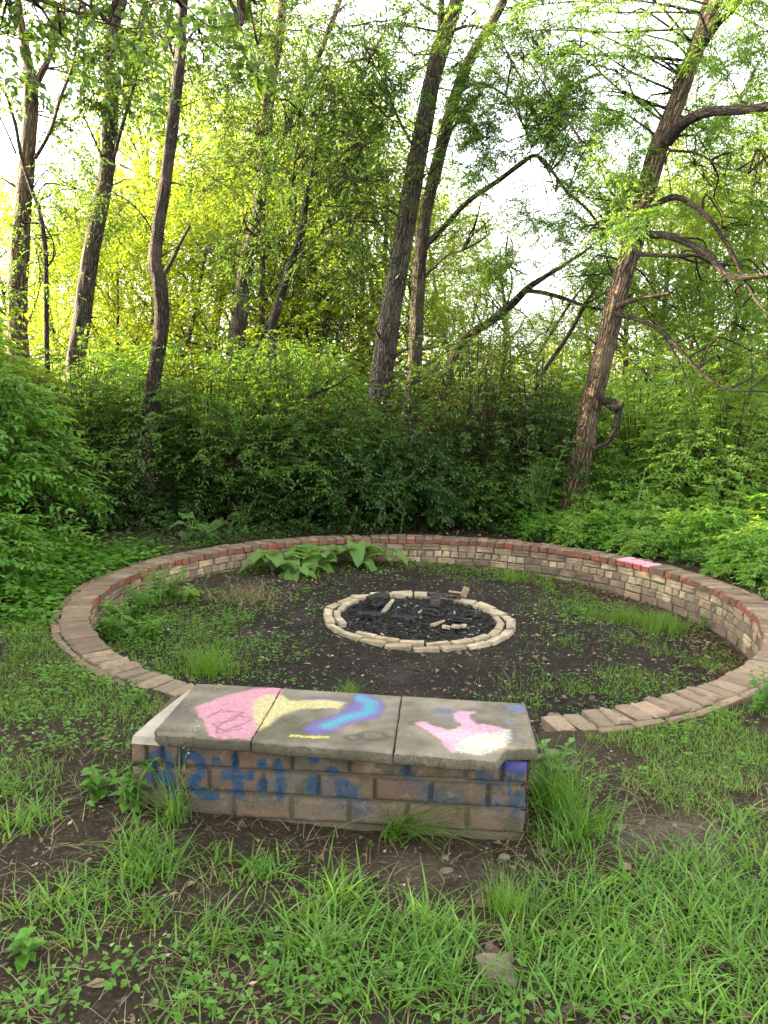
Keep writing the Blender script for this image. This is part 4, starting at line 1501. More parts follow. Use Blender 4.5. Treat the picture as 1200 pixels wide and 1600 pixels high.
hero('woodland_tree', 'tall forked trunk second from the left edge, its twin stems parting near the top', 12.2,
     [(108, 660, 36), (115, 585, 33), (128, 500, 32), (141, 400, 30), (155, 330, 29), (166, 270, 27), (172, 200, 27), (173, 140, 24), (170, 90, 20), (178, 45, 18), (192, 0, 15), (205, -60, 12)],
     [dict(p=[(172, 165, 22), (182, 135, 20), (197, 105, 18), (214, 62, 16), (228, 0, 13), (236, -60, 10)], y0=12.2, side=4),
      dict(p=[(178, 245, 9), (190, 200, 8), (201, 163, 8), (212, 125, 6), (220, 90, 4)], y0=12.1, y1=11.6, side=2),
      dict(p=[(160, 248, 7), (146, 215, 5), (130, 180, 3)], y0=12.1, y1=12, side=2)],
     [(215, 50, 13, 55, 22), (150, 30, 13.2, 45, 12), (245, 130, 13, 50, 16), (225, 175, 12.8, 30, 6), (190, 330, 13.4, 60, 22)], 'bark_grey', 'leaf_dark_warm', 'opp', 12, L=.085, W=.042, ridge=.026, dens=3.0)
hero('woodland_tree', 'dark crooked trunk with a scarred kink and stub branch, third from the left', 9.7,
     [(226, 720, 34), (233, 668, 30), (241, 590, 27), (252, 510, 26), (250, 445, 27), (242, 405, 24), (252, 325, 22), (263, 250, 21), (273, 170, 20), (281, 95, 19), (285, 30, 17), (292, -60, 13)],
     [dict(p=[(254, 432, 12), (268, 408, 9), (282, 380, 7), (297, 352, 5)], y0=10.6, y1=10.4, side=0),
      dict(p=[(243, 395, 5), (235, 355, 4), (205, 318, 3), (172, 298, 2)], y0=10.6, y1=10.2, side=2),
      dict(p=[(281, 110, 7), (262, 60, 5), (268, 0, 4), (260, -40, 3)], y0=10.6, y1=10.2, side=3),
      dict(p=[(283, 80, 7), (310, 40, 5), (340, 20, 4), (372, 40, 3)], y0=10.6, y1=10, side=4)],
     [(335, 40, 10.6, 60, 34), (320, 130, 11.2, 40, 16), (370, 120, 10.8, 60, 34), (250, 30, 11.4, 45, 14)], 'bark_dark', 'leaf_dark_warm', 'opp', 13, L=.075, W=.03, ridge=.02, dens=1.7)
hero('woodland_tree', 'leaning trunk half veiled in leaves between the crooked trunk and the middle trees', 13.6,
     [(368, 600, 30), (374, 500, 28), (382, 440, 27), (391, 390, 25), (402, 340, 24), (411, 270, 23), (417, 190, 22), (424, 120, 20), (436, 50, 18), (448, -50, 14)],
     [dict(p=[(412, 280, 15), (436, 230, 14), (461, 170, 13), (478, 135, 13), (515, 45, 12), (545, -40, 10)], y0=13.6, side=4),
      dict(p=[(384, 440, 5), (405, 420, 4), (440, 440, 3)], y0=13.5, y1=13, side=1)],
     [(380, 200, 12.6, 75, 60), (340, 280, 12.6, 70, 50), (440, 160, 12.5, 80, 60), (420, 260, 12.5, 75, 55), (335, 380, 12.9, 45, 20), (500, 210, 12, 80, 55), (430, 60, 13, 90, 60), (350, 100, 13, 70, 40), (520, 300, 12, 70, 40), (480, 60, 13, 80, 44)],
     'bark_grey', 'leaf_dark_warm', 'opp', 14, L=.085, W=.032, ridge=.022, dens=1.9)
hero('woodland_tree', 'thin black-barked tree with many crooked branches left of the middle trunks', 10.9,
     [(415, 660, 17), (425, 590, 17), (426, 515, 16), (437, 470, 15), (451, 420, 15), (463, 390, 14), (472, 357, 13), (477, 320, 12), (484, 284, 8), (492, 250, 6), (498, 218, 5), (516, 205, 3)],
     [dict(p=[(476, 322, 7), (497, 304, 6), (520, 288, 6), (546, 264, 4), (560, 250, 2)], y0=10.9, y1=10.6, side=4),
      dict(p=[(463, 385, 6), (456, 360, 5), (462, 330, 5), (460, 296, 5), (457, 282, 4), (465, 222, 4), (470, 180, 2)], y0=10.9, y1=10.7, side=4),
      dict(p=[(474, 330, 5), (500, 322, 4), (530, 322, 3), (570, 320, 2)], y0=10.9, y1=10.5, side=3),
      dict(p=[(436, 472, 9), (418, 508, 8), (402, 540, 8), (386, 580, 7), (376, 610, 6)], y0=10.9, side=0),
      dict(p=[(453, 410, 5), (430, 395, 4), (410, 372, 3), (375, 362, 2)], y0=10.9, y1=10.6, side=3),
      dict(p=[(441, 465, 6), (455, 465, 6), (462, 430, 5), (485, 385, 4), (520, 350, 3), (560, 345, 2)], y0=10.9, y1=10.5, side=3)],
     [(470, 270, 10.6, 60, 26), (540, 270, 10.4, 60, 26), (500, 390, 10.6, 55, 15), (400, 380, 10.6, 40, 10), (570, 430, 10.5, 45, 14), (440, 190, 10.6, 60, 22), (520, 190, 10.6, 60, 30)],
     'bark_dark', 'leaf_dark', 'opp', 15, L=.07, W=.028, ridge=.01, dens=2.0)
hero('leaning_tree', 'slanting thin tree right of the twin trunks with a limb reaching to the brown trunk', 11.9,
     [(690, 620, 18), (714, 548, 16), (740, 520, 16), (770, 500, 15), (800, 475, 14), (825, 450, 12), (852, 432, 9), (885, 412, 7), (925, 385, 4)],
     [dict(p=[(822, 454, 11), (850, 458, 10), (880, 466, 9), (905, 475, 8), (935, 483, 6), (958, 484, 4)], y0=11.9, y1=10.3, side=2),
      dict(p=[(790, 484, 5), (800, 440, 4), (790, 400, 3)], y0=11.9, side=2)],
     [(860, 520, 11.5, 50, 14), (800, 420, 11.8, 35, 7), (745, 470, 11.8, 35, 8)], 'bark_dark', 'leaf_locust', 'pin', 16, L=.045, W=.018, ridge=.008)
hero('sapling', 'thin dark sapling bowing leftwards before the leftmost thick trunk', 10.8,
     [(76, 640, 10), (73, 540, 9), (71, 400, 9), (62, 332, 8), (50, 298, 7), (34, 248, 6), (24, 195, 6), (10, 150, 5), (-8, 120, 4)],
     [dict(p=[(64, 340, 4), (85, 390, 3), (62, 440, 2)], y0=10.8, side=1), dict(p=[(25, 240, 5), (8, 200, 4), (-8, 170, 3)], y0=10.8, side=1)],
     [(95, 300, 10.8, 45, 16), (60, 420, 10.8, 50, 14), (20, 360, 10.6, 40, 12)], 'bark_dark', 'leaf_mid', 'opp', 17, L=.06, W=.028, ridge=.004)


hero('broadleaf_tree', 'big-leaved branches hanging into the top left corner close to the camera', 5.6,
     [(-330, 620, 60), (-320, 400, 56), (-300, 200, 50), (-290, 0, 44), (-280, -160, 30)],
     [dict(p=[(-300, 60, 18), (-200, 0, 12), (-100, -30, 8), (0, -15, 5), (90, 10, 4), (170, 35, 3), (235, 60, 1.5)], y0=5.6, y1=5.3, side=1),
      dict(p=[(-295, 20, 18), (-180, -70, 12), (-40, -90, 8), (90, -70, 6), (190, -50, 5), (268, -10, 4), (325, 40, 3.5), (378, 38, 2)], y0=5.6, y1=4.8, side=0)],
     [(35, 30, 5.6, 60, 11), (100, 40, 5.5, 50, 7), (15, 80, 5.6, 40, 4), (180, 5, 5.4, 40, 5), (60, -10, 5.6, 70, 9), (235, -5, 5.0, 28, 2), (402, 8, 4.9, 22, 3)],
     'bark_brown', 'leaf_dark', 'opp', 18, L=.085, W=.05, ridge=.02, dens=1.7)


def stick(name, label, pts, y, y1=None, mat='bark_dark', cat='branch', seed=0, twigs=()):
    P, R = px_limb(pts, y, y1)
    tb = Tubes()
    tb.add(P, R, 8, .06, .004, seed)
    for t in twigs:
        Pt, Rt = px_limb(t, y, y1)
        tb.add(Pt, Rt, 5, .08)
    o = P[0]
    return put(name, tb.mesh(name, M[mat], o), None, tuple(o), label=label, category=cat)


stick('dead_branch', 'straight dead pole slanting up through the gap left of the brown trunk', [(835, 610, 8), (850, 580, 8), (890, 520, 8), (915, 475, 7), (946, 430, 4)], 11, twigs=[[(915, 475, 5), (940, 462, 3), (960, 450, 2)]])
stick('dead_branch', 'thin second dead pole behind the straight one', [(838, 560, 5), (880, 490, 5), (905, 455, 4), (935, 418, 3)], 12.5, seed=3)
stick('fallen_branch', 'bare dark branch resting on the bushes left of the middle trunk', [(440, 632, 5), (470, 624, 6), (500, 612, 5), (525, 602, 4), (548, 586, 3)], 10.2, 9.8, seed=2, twigs=[[(500, 612, 4), (508, 600, 3), (518, 592, 2)]])

# ------------------------------------------------------------------ background trees
def generic_tree(seed, height, trunk_r, leaf, bark, kind='opp', lean=.06, crown_from=.3, L=.09, W=.045, limbs=11, fork=True):
    r = np.random.default_rng(seed)
    tb, bt, lv, tips = Tubes(), Tubes(), Leaves(), []
    n = 8
    pts = [np.array([0, 0, -.15])]
    d = unit(np.array([r.normal(0, lean), r.normal(0, lean), 1]))
    for i in range(n):
        d = unit(d + r.normal(0, .05, 3) + [0, 0, .05])
        pts.append(pts[-1] + d * height * .85 / n)
    R = np.linspace(trunk_r, trunk_r * .3, n + 1)
    tb.add(pts, R, 12, .25, .012, seed)
    C, Rc = smooth_line(pts, R, .2)
    for k in range(limbs):
        t = crown_from + (1 - crown_from) * (k + r.random()) / limbs
        i = min(len(C) - 1, int(t * len(C)))
        th = r.random() * 2 * np.pi
        dd = np.array([math.cos(th), math.sin(th), .3 + .9 * t])
        grow(bt, tips, C[i], dd, height * (.34 - .17 * t) * (.7 + .6 * r.random()), Rc[i] * .5, 2, r, up=.2, kids=4)
    B = np.array([t[0] for t in tips])
    D = np.array([t[1] for t in tips])
    keep = r.random(len(B)) < min(1.0, 620 / len(B))
    B, D = B[keep], D[keep]
    for rep in range(2):
        twig_leaves(lv, None, B + r.normal(0, .12, B.shape), D + r.normal(0, .7, D.shape), .4 * (.7 + .6 * r.random(len(B))), 5, L, W, r, droop=.3)
    return tb.mesh('trunk', M[bark]), bt.mesh('branches', M[bark]), lv.mesh('crown', M[leaf])


GT = [generic_tree(801, 12, .17, 'leaf_yellow', 'bark_brown', crown_from=.35), generic_tree(802, 9.5, .13, 'leaf_yellow', 'bark_grey', crown_from=.18),
      generic_tree(803, 13.5, .2, 'leaf_bright', 'bark_grey', crown_from=.4), generic_tree(804, 7, .09, 'leaf_yellow', 'bark_grey', crown_from=.1, limbs=13)]


def plant_generic(k, x, y, rot, sc, label, group):
    root = thing('background_tree', label, 'tree', (x, y, float(gz(x, y, False)) - .05), rot, group)
    root.scale = (sc, sc, sc)
    put('trunk', GT[k][0], root)
    put('branches', GT[k][1], root, kind='stuff')
    put('crown', GT[k][2], root, kind='stuff')
    return root


def col_x(px, y):
    return float(at_y(px, 500, y)[0])


BG = [  # px, distance, mesh, scale
    (120, 16.5, 3, 0.86), (170, 22, 1, 1.1), (205, 17, 3, 0.94), (240, 19, 1, 1), (300, 16, 3, 0.9), (318, 21, 0, 1), (350, 25, 2, 1),
    (395, 18, 3, 1.2), (430, 22, 1, 1.1), (483, 17, 3, 1), (523, 17.5, 0, 0.85), (560, 24, 1, 1.1), (610, 19, 3, 1.2), (660, 25, 1, 0.9), (705, 21, 3, 1.1), (772, 23, 0, 0.62), (800, 25, 1, 0.6),
    (860, 27, 3, 0.8), (925, 22, 3, 0.9), (985, 20, 1, 0.8), (1040, 24, 2, 0.8), (1090, 18, 3, 1), (1150, 20, 1, 0.85), (1210, 17, 1, 0.9), (1280, 15, 2, 0.9), (270, 31, 0, 1.3),
    (460, 31, 2, 1), (600, 33, 0, 1.1), (1120, 29, 0, 0.9), (1240, 24, 0, 1),
      (60, 14.5, 3, 0.78), (150, 14.2, 3, 0.7), (270, 14.8, 3, 0.78), (340, 18, 3, 1.09), (100, 18.5, 3, 0.94), (440, 15.5, 3, 1.05), (510, 16, 3, 1.15), (560, 17, 3, 1.2), (200, 26, 3, 1.33), (400, 27, 3, 1.6), (-20, 21, 3, 1.17),
      (640, 16, 3, 0.75), (1000, 15.5, 3, 0.95), (1080, 21, 3, 1.3), (1180, 22, 3, 1.5), (720, 27, 3, 1), (240, 36, 2, 1.2)]
MARKS = [(0, 'the left edge'), (28, 'the leftmost thick trunk'), (125, 'the forked second trunk'), (245, 'the crooked trunk'), (378, 'the half-veiled trunk'), (448, 'the thin black-barked tree'),
         (605, 'the thick middle trunk'), (655, 'its thinner twin'), (780, 'the slanting thin tree'), (945, 'the leaning brown trunk'), (1200, 'the right edge')]
used_labels = {}


def between(px):
    px = min(max(px, 1), 1199)
    for (a, na), (b, nb) in zip(MARKS[:-1], MARKS[1:]):
        if a <= px < b:
            return f'between {na} and {nb}'


def unique_label(stem, px, tail=''):
    for pre in ('', 'farther ', 'still farther ', 'remotest ', 'last '):
        lab = f'{pre}{stem} {between(px)}{tail}'
        if lab not in used_labels:
            used_labels[lab] = 1
            return lab
    return lab


for i, (px, y, k, sc) in enumerate(sorted(BG, key=lambda q: q[1])):
    kindw = {0: 'slender tree', 1: 'slim leafy tree', 2: 'tall thicker tree', 3: 'bushy young tree'}[k]
    plant_generic(k, col_x(px, y), y, i * 2.4, sc, unique_label(kindw, px), 'trees in the woods behind the clearing')

# unseen trees added on the sun's side to keep the clearing in shade
for i, (x, y, k, sc) in enumerate([(-6.5, 6.2, 1, .8), (-7.4, 3.4, 1, .9), (-8, .6, 3, 1.0), (-9.5, 5, 2, .7), (-8.5, -2.5, 1, .9), (-10, 8, 3, 1.1), (-10.5, 2, 3, 1.1)]):
    plant_generic(k, x, y, i * 1.7, sc, 'unseen leafy tree beyond the left edge, added to shade the clearing', 'unseen trees added for shade')

# ------------------------------------------------------------------ bushes
def B(name, label, px, y, w, h, stems, mat, seed, **kw):
    x = col_x(px, y)
    return bush(name, label, (x, y, float(gz(x, y, False)) - .03), w, h, stems, M and mat, seed, **kw)


B('honeysuckle_bush', 'big dark arching bush left of centre with the crooked trunk rising out of it', 320, 10.25, (2.0, 1.35), 2.45, 140, 'leaf_mid', 31, L=.074, W=.034, twigs=17, low=.75)
B('honeysuckle_bush', 'dark bush in the centre below the thin black-barked tree', 475, 10.3, (1.6, 1.35), 2.5, 120, 'leaf_mid', 32, L=.066, W=.034, twigs=17, low=.3)
B('honeysuckle_bush', 'dark bush wrapped round the foot of the thick middle trunk', 615, 10.0, (1.2, .9), 1.45, 80, 'leaf_dark_cool', 33, L=.085, W=.034, twigs=17, low=.1)
B('honeysuckle_bush', 'tallest dark bush right of the middle trunks', 745, 10.5, (1.6, 1.25), 2.95, 130, 'leaf_dark', 34, L=.07, W=.032, twigs=17, low=.15)
B('honeysuckle_bush', 'dark bush just left of the leaning brown trunk', 850, 10.8, (1.2, 1.1), 2.4, 90, 'leaf_dark_warm', 35, L=.06, W=.03, twigs=16, low=.1)
B('honeysuckle_bush', 'mid-green bush behind the left shrub below the two left trunks', 110, 10.6, (1.8, 1.2), 2.5, 105, 'leaf_mid', 36, L=.075, W=.034, twigs=16, low=.8)
B('honeysuckle_bush', 'bright green bush right behind the curled dead branch', 1010, 10.5, (1.3, 1.1), 2.1, 90, 'leaf_pale', 37, L=.075, W=.036, twigs=16, low=.15)
B('honeysuckle_bush', 'bright bush at the right edge above the wall', 1150, 9.8, (1.5, 1.1), 1.95, 100, 'leaf_pale', 38, L=.075, W=.036, twigs=16, low=.1)
B('honeysuckle_bush', 'tall pale bush farther back at the right edge', 1110, 13, (1.9, 1.3), 3.1, 100, 'leaf_pale', 39, L=.085, W=.04, twigs=16, low=.3)
B('honeysuckle_bush', 'tall leafy bush behind the right bushes near the brown trunk', 970, 13.5, (1.8, 1.3), 2.7, 90, 'leaf_pale', 40, L=.085, W=.04, twigs=16, low=.3)
B('honeysuckle_bush', 'light green bush with its top showing behind the dark centre bush', 450, 12.4, (1.7, 1.2), 2.8, 80, 'leaf_bright', 48, L=.08, W=.036, twigs=16, low=.4)
B('honeysuckle_bush', 'light green bush with its top showing left of the crooked trunk', 190, 12.6, (1.7, 1.2), 2.6, 80, 'leaf_bright', 49, L=.08, W=.036, twigs=16, low=.4)
bush('leafy_shrub', 'bright green shrub bulging in at the left edge beside the wall', (-4.05, 7.3, -.05), (1.1, 1.3), 2.3, 140, 'leaf_bright', 41, L=.085, W=.042, twigs=15, detail=1, low=.1, tl=.34)
bush('leafy_shrub', 'low bright shrub at the left edge under the bulging one', (-3.4, 6.0, -.05), (.7, .8), .8, 70, 'leaf_bright', 42, L=.07, W=.038, twigs=12, detail=1, low=.05, tl=.22)
bush('leafy_shrub', 'shrub beside the clearing beyond the left edge', (-4.9, 4.6, -.05), (1.3, 1.4), 2.4, 70, 'leaf_mid', 43, L=.09, W=.045, twigs=14)
for q, (px, y, w, h, mt, lab) in enumerate([(250, 9.75, .8, .5, 'leaf_dark', 'low dark ground bush behind the wall left of the burdock clump'), (420, 9.7, .8, .65, 'leaf_dark', 'low dark ground bush behind the wall above the burdock clump'),
        (540, 9.75, .7, .7, 'leaf_dark', 'low dark ground bush behind the wall left of its middle'), (670, 9.8, .7, .75, 'leaf_dark', 'low dark ground bush behind the wall right of its middle'), (770, 9.8, .6, .8, 'leaf_mid', 'low leafy ground bush behind the wall left of the feathery sapling')]):
    B('low_bush', lab, px, y, (w, .5), h * 1.25, 40, mt, 300 + q, L=.075, W=.036, twigs=11, low=.05, tl=.2)
for q, (x, y, h, lab) in enumerate([(-4.3, 8.95, .95, 'dark low bush under the left bushes, nearest the left edge'), (-3.45, 9.35, .85, 'dark low bush in the shade between the left shrub and the big bush'), (-4.9, 8.4, 1.1, 'dark low bush behind the bulging left shrub')]):
    bush('low_bush', lab, (x, y, -.05), (.75, .6), h, 36, 'leaf_dark', 330 + q, L=.075, W=.036, twigs=12, low=.05, tl=.22)
UB = [bush('undergrowth_bush', 'x', (0, 0, -50), (1.7, 1.5), 2.5, 70, 'leaf_yellow', 51 + k, L=.1, W=.05, twigs=18, low=.3, stem_from=.06, stem_r=.55) for k in range(2)]
spots = [(-30, 14), (90, 14.5), (200, 15), (290, 13.5), (380, 15.5), (470, 14.5), (560, 15), (660, 14.5), (760, 16), (850, 15), (930, 17), (1060, 17), (1180, 16), (20, 20), (150, 21), (330, 22), (500, 21), (620, 23), (740, 24), (870, 24), (1000, 26), (1140, 23), (250, 18), (430, 18.5), (700, 19), (1220, 13)]
for i, (px, y) in enumerate(sorted(spots, key=lambda q: q[1])):
    x = col_x(px, y)
    lab = unique_label('undergrowth bush', px)
    sc = .9 + .25 * ((i * 7) % 5) / 4
    if i < 2:
        o = UB[i]
        o.location, o.rotation_euler, o.scale = (x, y, -.05), (0, 0, i * 2.1), (sc,) * 3
        o['label'], o['group'] = lab, 'undergrowth bushes in the woods'
    else:
        copy_tree(UB[i % 2], (x, y, -.05), i * 2.1, sc, lab, 'undergrowth bushes in the woods')
for i, (x, y, sc) in enumerate([(-6.4, 9.3, 1.5), (-6.3, 7.8, 1.5), (-6.3, 5.8, 1.3), (-7.5, 8.4, 1.8), (-7.4, 6.6, 1.7), (-6.2, 3.2, 1.2), (-6.4, 1.0, 1.2), (-6.8, -1.2, 1.2), (-5.2, 9.9, .9), (-8.2, 9.8, 1.3)]):  # row of bushes added out of view to block the low sun
    copy_tree(UB[i % 2], (x, y, -.05), i * 1.3, sc, 'unseen dense bush beyond the left edge, added to block the sun', 'unseen bushes added to block the sun')

# far wood closing the view
r = np.random.default_rng(900)
lv = Leaves()
nf = 26000
fx = r.uniform(-46, 46, nf)
fy = 38 + 16 * r.random(nf)
top = (5.2 + 3.4 * fbm(fx * .16 + 40, fx * 0 + 3, 91, 3)) * np.where(fx > 3, .72, 1.1)
fz = top * r.random(nf) ** .8
lv.add(np.stack([fx, fy, fz], -1), rand_dirs(nf, r), unit(rand_dirs(nf, r) + [0, 0, .8]), .34 * (.6 + .8 * r.random(nf)), .2 * np.ones(nf))
put('far_woods', lv.mesh('far_woods', M['leaf_yellow']), kind='stuff')

# ------------------------------------------------------------------ smaller plants
def burdock(label, loc, n, size, seed, group=None, name='burdock_plant', tall=1.0):
    r = np.random.default_rng(seed)
    root = thing(name, label, 'plant', tuple(loc), 0, group)
    st = Tubes()
    for k in range(n):
        th = 2 * np.pi * (k + r.random() * .7) / n
        reach = size * (.3 + .75 * r.random())
        hz = size * (.2 + .8 * r.random()) * tall
        d = np.array([math.cos(th), math.sin(th), 0])
        p0, p1 = np.zeros(3), d * reach * .6 + [0, 0, hz]
        st.add([p0, d * reach * .15 + [0, 0, hz * .6], p1], [.007, .006, .004], 5, .05)
        L = size * (.6 + .5 * r.random())
        W = L * (.72 + .2 * r.random())
        a, b = np.meshgrid(np.linspace(0, 1, 9), np.linspace(-1, 1, 9), indexing='ij')
        wd = W * .5 * np.clip(np.sin(np.pi * np.clip(a * .84 + .16, 0, 1)), 0, 1) ** .55 * (1.08 - .4 * a)
        s = np.cross(d, [0, 0, 1])
        pit = .75 - 1.25 * r.random()
        back = .22 * L * np.abs(b) ** 1.6 * (1 - a) ** 2 * 1.5
        along = a * L - back
        zz = along * math.sin(pit) - .42 * L * a * a + .3 * wd * np.abs(b) ** 1.3 + .05 * size * np.sin(b * 8 + a * 10 + k) * np.abs(b)
        pos = p1 + d * (along * math.cos(pit))[..., None] + s * (b * wd)[..., None] + np.array([0, 0, 1]) * zz[..., None]
        me = np_mesh('leaf', pos.reshape(-1, 3), quads=grid_faces(9, 9), smooth=True, mat=M['burdock'])
        put('leaf', me, root)
    put('stalks', st.mesh('stalks', M['stem_green']), root, kind='stuff')
    return root


def floor_loc(px, py, z=-.28):
    p = at_z(px, py, z)
    for _ in range(3):
        p = at_z(px, py, float(gz(p[0], p[1])))
    return (float(p[0]), float(p[1]), float(gz(p[0], p[1])) - .01)


burdock('burdock with broad leaves at the left of the clump before the wall', floor_loc(425, 893), 14, .25, 1, 'burdock plants in the clearing')
burdock('burdock with upright broad leaves in the middle of the clump before the wall', floor_loc(490, 888), 15, .27, 2, 'burdock plants in the clearing')
burdock('biggest burdock at the right of the clump, leaves over the wall top', floor_loc(555, 884), 15, .28, 3, 'burdock plants in the clearing')
burdock('small burdock with few leaves right of the clump', floor_loc(612, 884), 6, .18, 4, 'burdock plants in the clearing')
burdock('small burdock in front of the clump on the dark earth', floor_loc(462, 900), 11, .2, 5, 'burdock plants in the clearing')
burdock('burdock outside the wall in the dark under the big bush', (-2.3, 9.05, -.05), 6, .26, 6)
burdock('burdock outside the wall beside the small upright weed', (-1.9, 9.35, -.05), 6, .26, 7)
burdock('young burdock by the left wall face inside the clearing', floor_loc(285, 935), 4, .13, 8)
burdock('broad-leaved dock plant inside the left curve of the wall', floor_loc(190, 985), 7, .15, 9)


def weed(name, label, loc, h, n, seed, L=.06, W=.03, mat='leaf_bright', flowers=0, cat='plant', pairs=6, group=None, detail=1, splay=.5):
    r = np.random.default_rng(seed)
    root = thing(name, label, cat, tuple(loc), 0, group)
    tb, lv, fl_ = Tubes(), Leaves(), Leaves()
    for k in range(n):
        th = r.random() * 2 * np.pi
        d = np.array([math.cos(th), math.sin(th), 0]) * splay * r.random() ** .6
        hh = h * (.6 + .45 * r.random())
        pts = [np.zeros(3) + d * .05, d * hh * .4 + [0, 0, hh * .6], d * hh + [0, 0, hh]]
        tb.add(pts, [.005, .004, .0015], 4, .1)
        C, _ = smooth_line(pts, [1, 1, 1], hh / pairs / 1.6)
        m = len(C)
        for i in range(1, m):
            t = i / m
            th2 = i * 1.6 + r.random()
            for s2 in (0, np.pi):
                ax = np.array([math.cos(th2 + s2), math.sin(th2 + s2), .25])
                sz = (1.1 - .6 * t) * (.8 + .4 * r.random())
                lv.add(C[i][None], ax[None], np.array([[0, 0, 1.0]]) + r.normal(0, .2, (1, 3)), np.array([L * sz]), np.array([W * sz]), detail, droop=.25)
        if flowers:
            c = C[-1] + r.normal(0, .012, (flowers, 3)) + [0, 0, .012]
            fl_.add(c, rand_dirs(flowers, r), unit(rand_dirs(flowers, r) + [0, 0, 1]), np.full(flowers, .007), np.full(flowers, .006))
    put('stems', tb.mesh('stems', M['stem_green']), root, kind='stuff')
    put('foliage', lv.mesh('foliage', M[mat]), root, kind='stuff')
    if flowers:
        put('flowers', fl_.mesh('flowers', M['petal']), root, kind='stuff')
    return root


def weed_pin(label, loc, h, n, seed, mat='leaf_bright', L=.05, W=.018):
    r = np.random.default_rng(seed)
    root = thing('sapling', label, 'sapling', tuple(loc))
    tb, lv = Tubes(), Leaves()
    for k in range(n):
        th = r.random() * 2 * np.pi
        d = np.array([math.cos(th), math.sin(th), 0]) * .45 * r.random()
        hh = h * (.55 + .5 * r.random())
        pts = [d * .1, d * hh * .5 + [0, 0, hh * .6], d * hh + [0, 0, hh]]
        tb.add(pts, [.008, .006, .003], 5, .15)
        C, _ = smooth_line(pts, [1, 1, 1], .07)
        m = len(C)
        k2 = np.arange(int(m * .25), m)
        D = np.stack([np.cos(k2 * 2.3), np.sin(k2 * 2.3), .45 + 0 * k2], -1)
        twig_leaves(lv, tb, C[k2], D, .3 * (1 - .4 * k2 / m), 7, L, W, r, droop=.45, spread=.9, flat=1.2)
    put('stems', tb.mesh('stems', M['stem_green']), root, kind='stuff')
    put('foliage', lv.mesh('foliage', M[mat]), root, kind='stuff')


weed_pin('bright feathery sapling behind the wall just left of the brown trunk', (1.95, 9.75, -.03), 1.15, 12, 601)
weed_pin('bright feathery sapling behind the wall just right of the brown trunk', (3.0, 9.9, -.03), 1.0, 9, 602)
weed('upright_weed', 'small pale upright weed behind the wall under the dark bush', (-1.72, 9.2, -.03), .55, 4, 603, L=.06, W=.035)
weed('upright_weed', 'small weed in the dark behind the wall left of the middle trunk', (-.35, 9.6, -.03), .5, 4, 604, L=.07, W=.03, mat='leaf_mid')
weed('upright_weed', 'slender weed behind the wall right of the middle trunk', (.2, 9.5, -.03), .45, 3, 605, L=.06, W=.03, mat='leaf_mid')
r = np.random.default_rng(77)
WM = [bush('leafy_weed', 'x', (0, 0, -40), (.42, .42), .62, 26, 'leaf_pale' if k else 'leaf_bright', 640 + k, L=.085, W=.046, twigs=10, pairs=4, low=.05, tl=.16, detail=0, stem_mat='stem_green') for k in range(3)]
ordn = ['nearest', 'second', 'third', 'fourth', 'fifth', 'sixth', 'seventh', 'eighth', 'ninth', 'tenth', 'eleventh', 'twelfth', 'thirteenth', 'fourteenth']
wi = 0
for row, (dr, cnt, a0, a1, wh) in enumerate([(.34, 12, 62, 2, 'close against the outside of the wall'), (.85, 11, 64, 4, 'in the second row outside the wall'), (1.5, 10, 66, 8, 'in the back row outside the wall')]):
    for i in range(cnt):
        a = math.radians(a0 + (a1 - a0) * (i + .6 * r.random()) / cnt)
        rad = WR + dr + .12 * r.normal()
        x, y = WCX + rad * math.cos(a), WCY + rad * math.sin(a)
        loc, rz, sc = (x, y, float(gz(x, y)) - .02), r.random() * 6, (.62 + .3 * r.random()) * (.8 + .32 * row)
        lab = f'{ordn[i]} weed from the brown trunk, {wh}'
        if wi < 3:
            o = WM[wi]
            o.location, o.rotation_euler, o.scale = loc, (0, 0, rz), (sc,) * 3
            o['label'], o['group'] = lab, 'weeds outside the right wall'
        else:
            copy_tree(WM[wi % 3], loc, rz, sc, lab, 'weeds outside the right wall')
        wi += 1
for i, (x, y, sc) in enumerate([(3.9, 6.1, .8), (4.3, 7.2, 1.1), (4.6, 5.2, .9), (5.2, 6.4, 1.3), (5.4, 4.2, 1.0), (5.0, 8.2, 1.4), (5.9, 5.3, 1.4), (6.1, 3.2, 1.2), (6.3, 7.3, 1.6), (4.4, 8.4, 1.2)]):
    copy_tree(WM[i % 3], (x, y, float(gz(x, y)) - .02), i * 1.7, sc, 'leafy weed at the side of the clearing beyond the right edge', 'weeds beyond the right edge')
for i, (x, y, sc) in enumerate([(7.4, 7.5, 1.0), (7.6, 5.0, 1.0), (7.2, 10, 1.1), (7.9, 2.6, 1.0)]):
    copy_tree(UB[i % 2], (x, y, -.05), i * 1.3, sc, 'leafy bush at the side of the clearing beyond the right edge', 'bushes beyond the right edge')
for i, (px, py, top_, y) in enumerate([(985, 840, 730, 9.3), (1010, 830, 745, 9.6), (1105, 860, 740, 9.2)]):
    P, R = px_limb([(px, py, 4), (px + 12, (py + top_) / 2, 4), (px + 24, top_, 2)], y)
    tb = Tubes()
    P[0][2] = -.05
    tb.add(P, R, 5, .1)
    put('dry_stalk', tb.mesh('dry_stalk', M['stem_green'], P[0]), None, tuple(P[0]),
        label=['pale bare stalk nearest the brown trunk among the right weeds', 'second pale bare stalk from the brown trunk among the right weeds', 'pale bare stalk farthest from the brown trunk, over the pink chalk'][i], category='stalk')
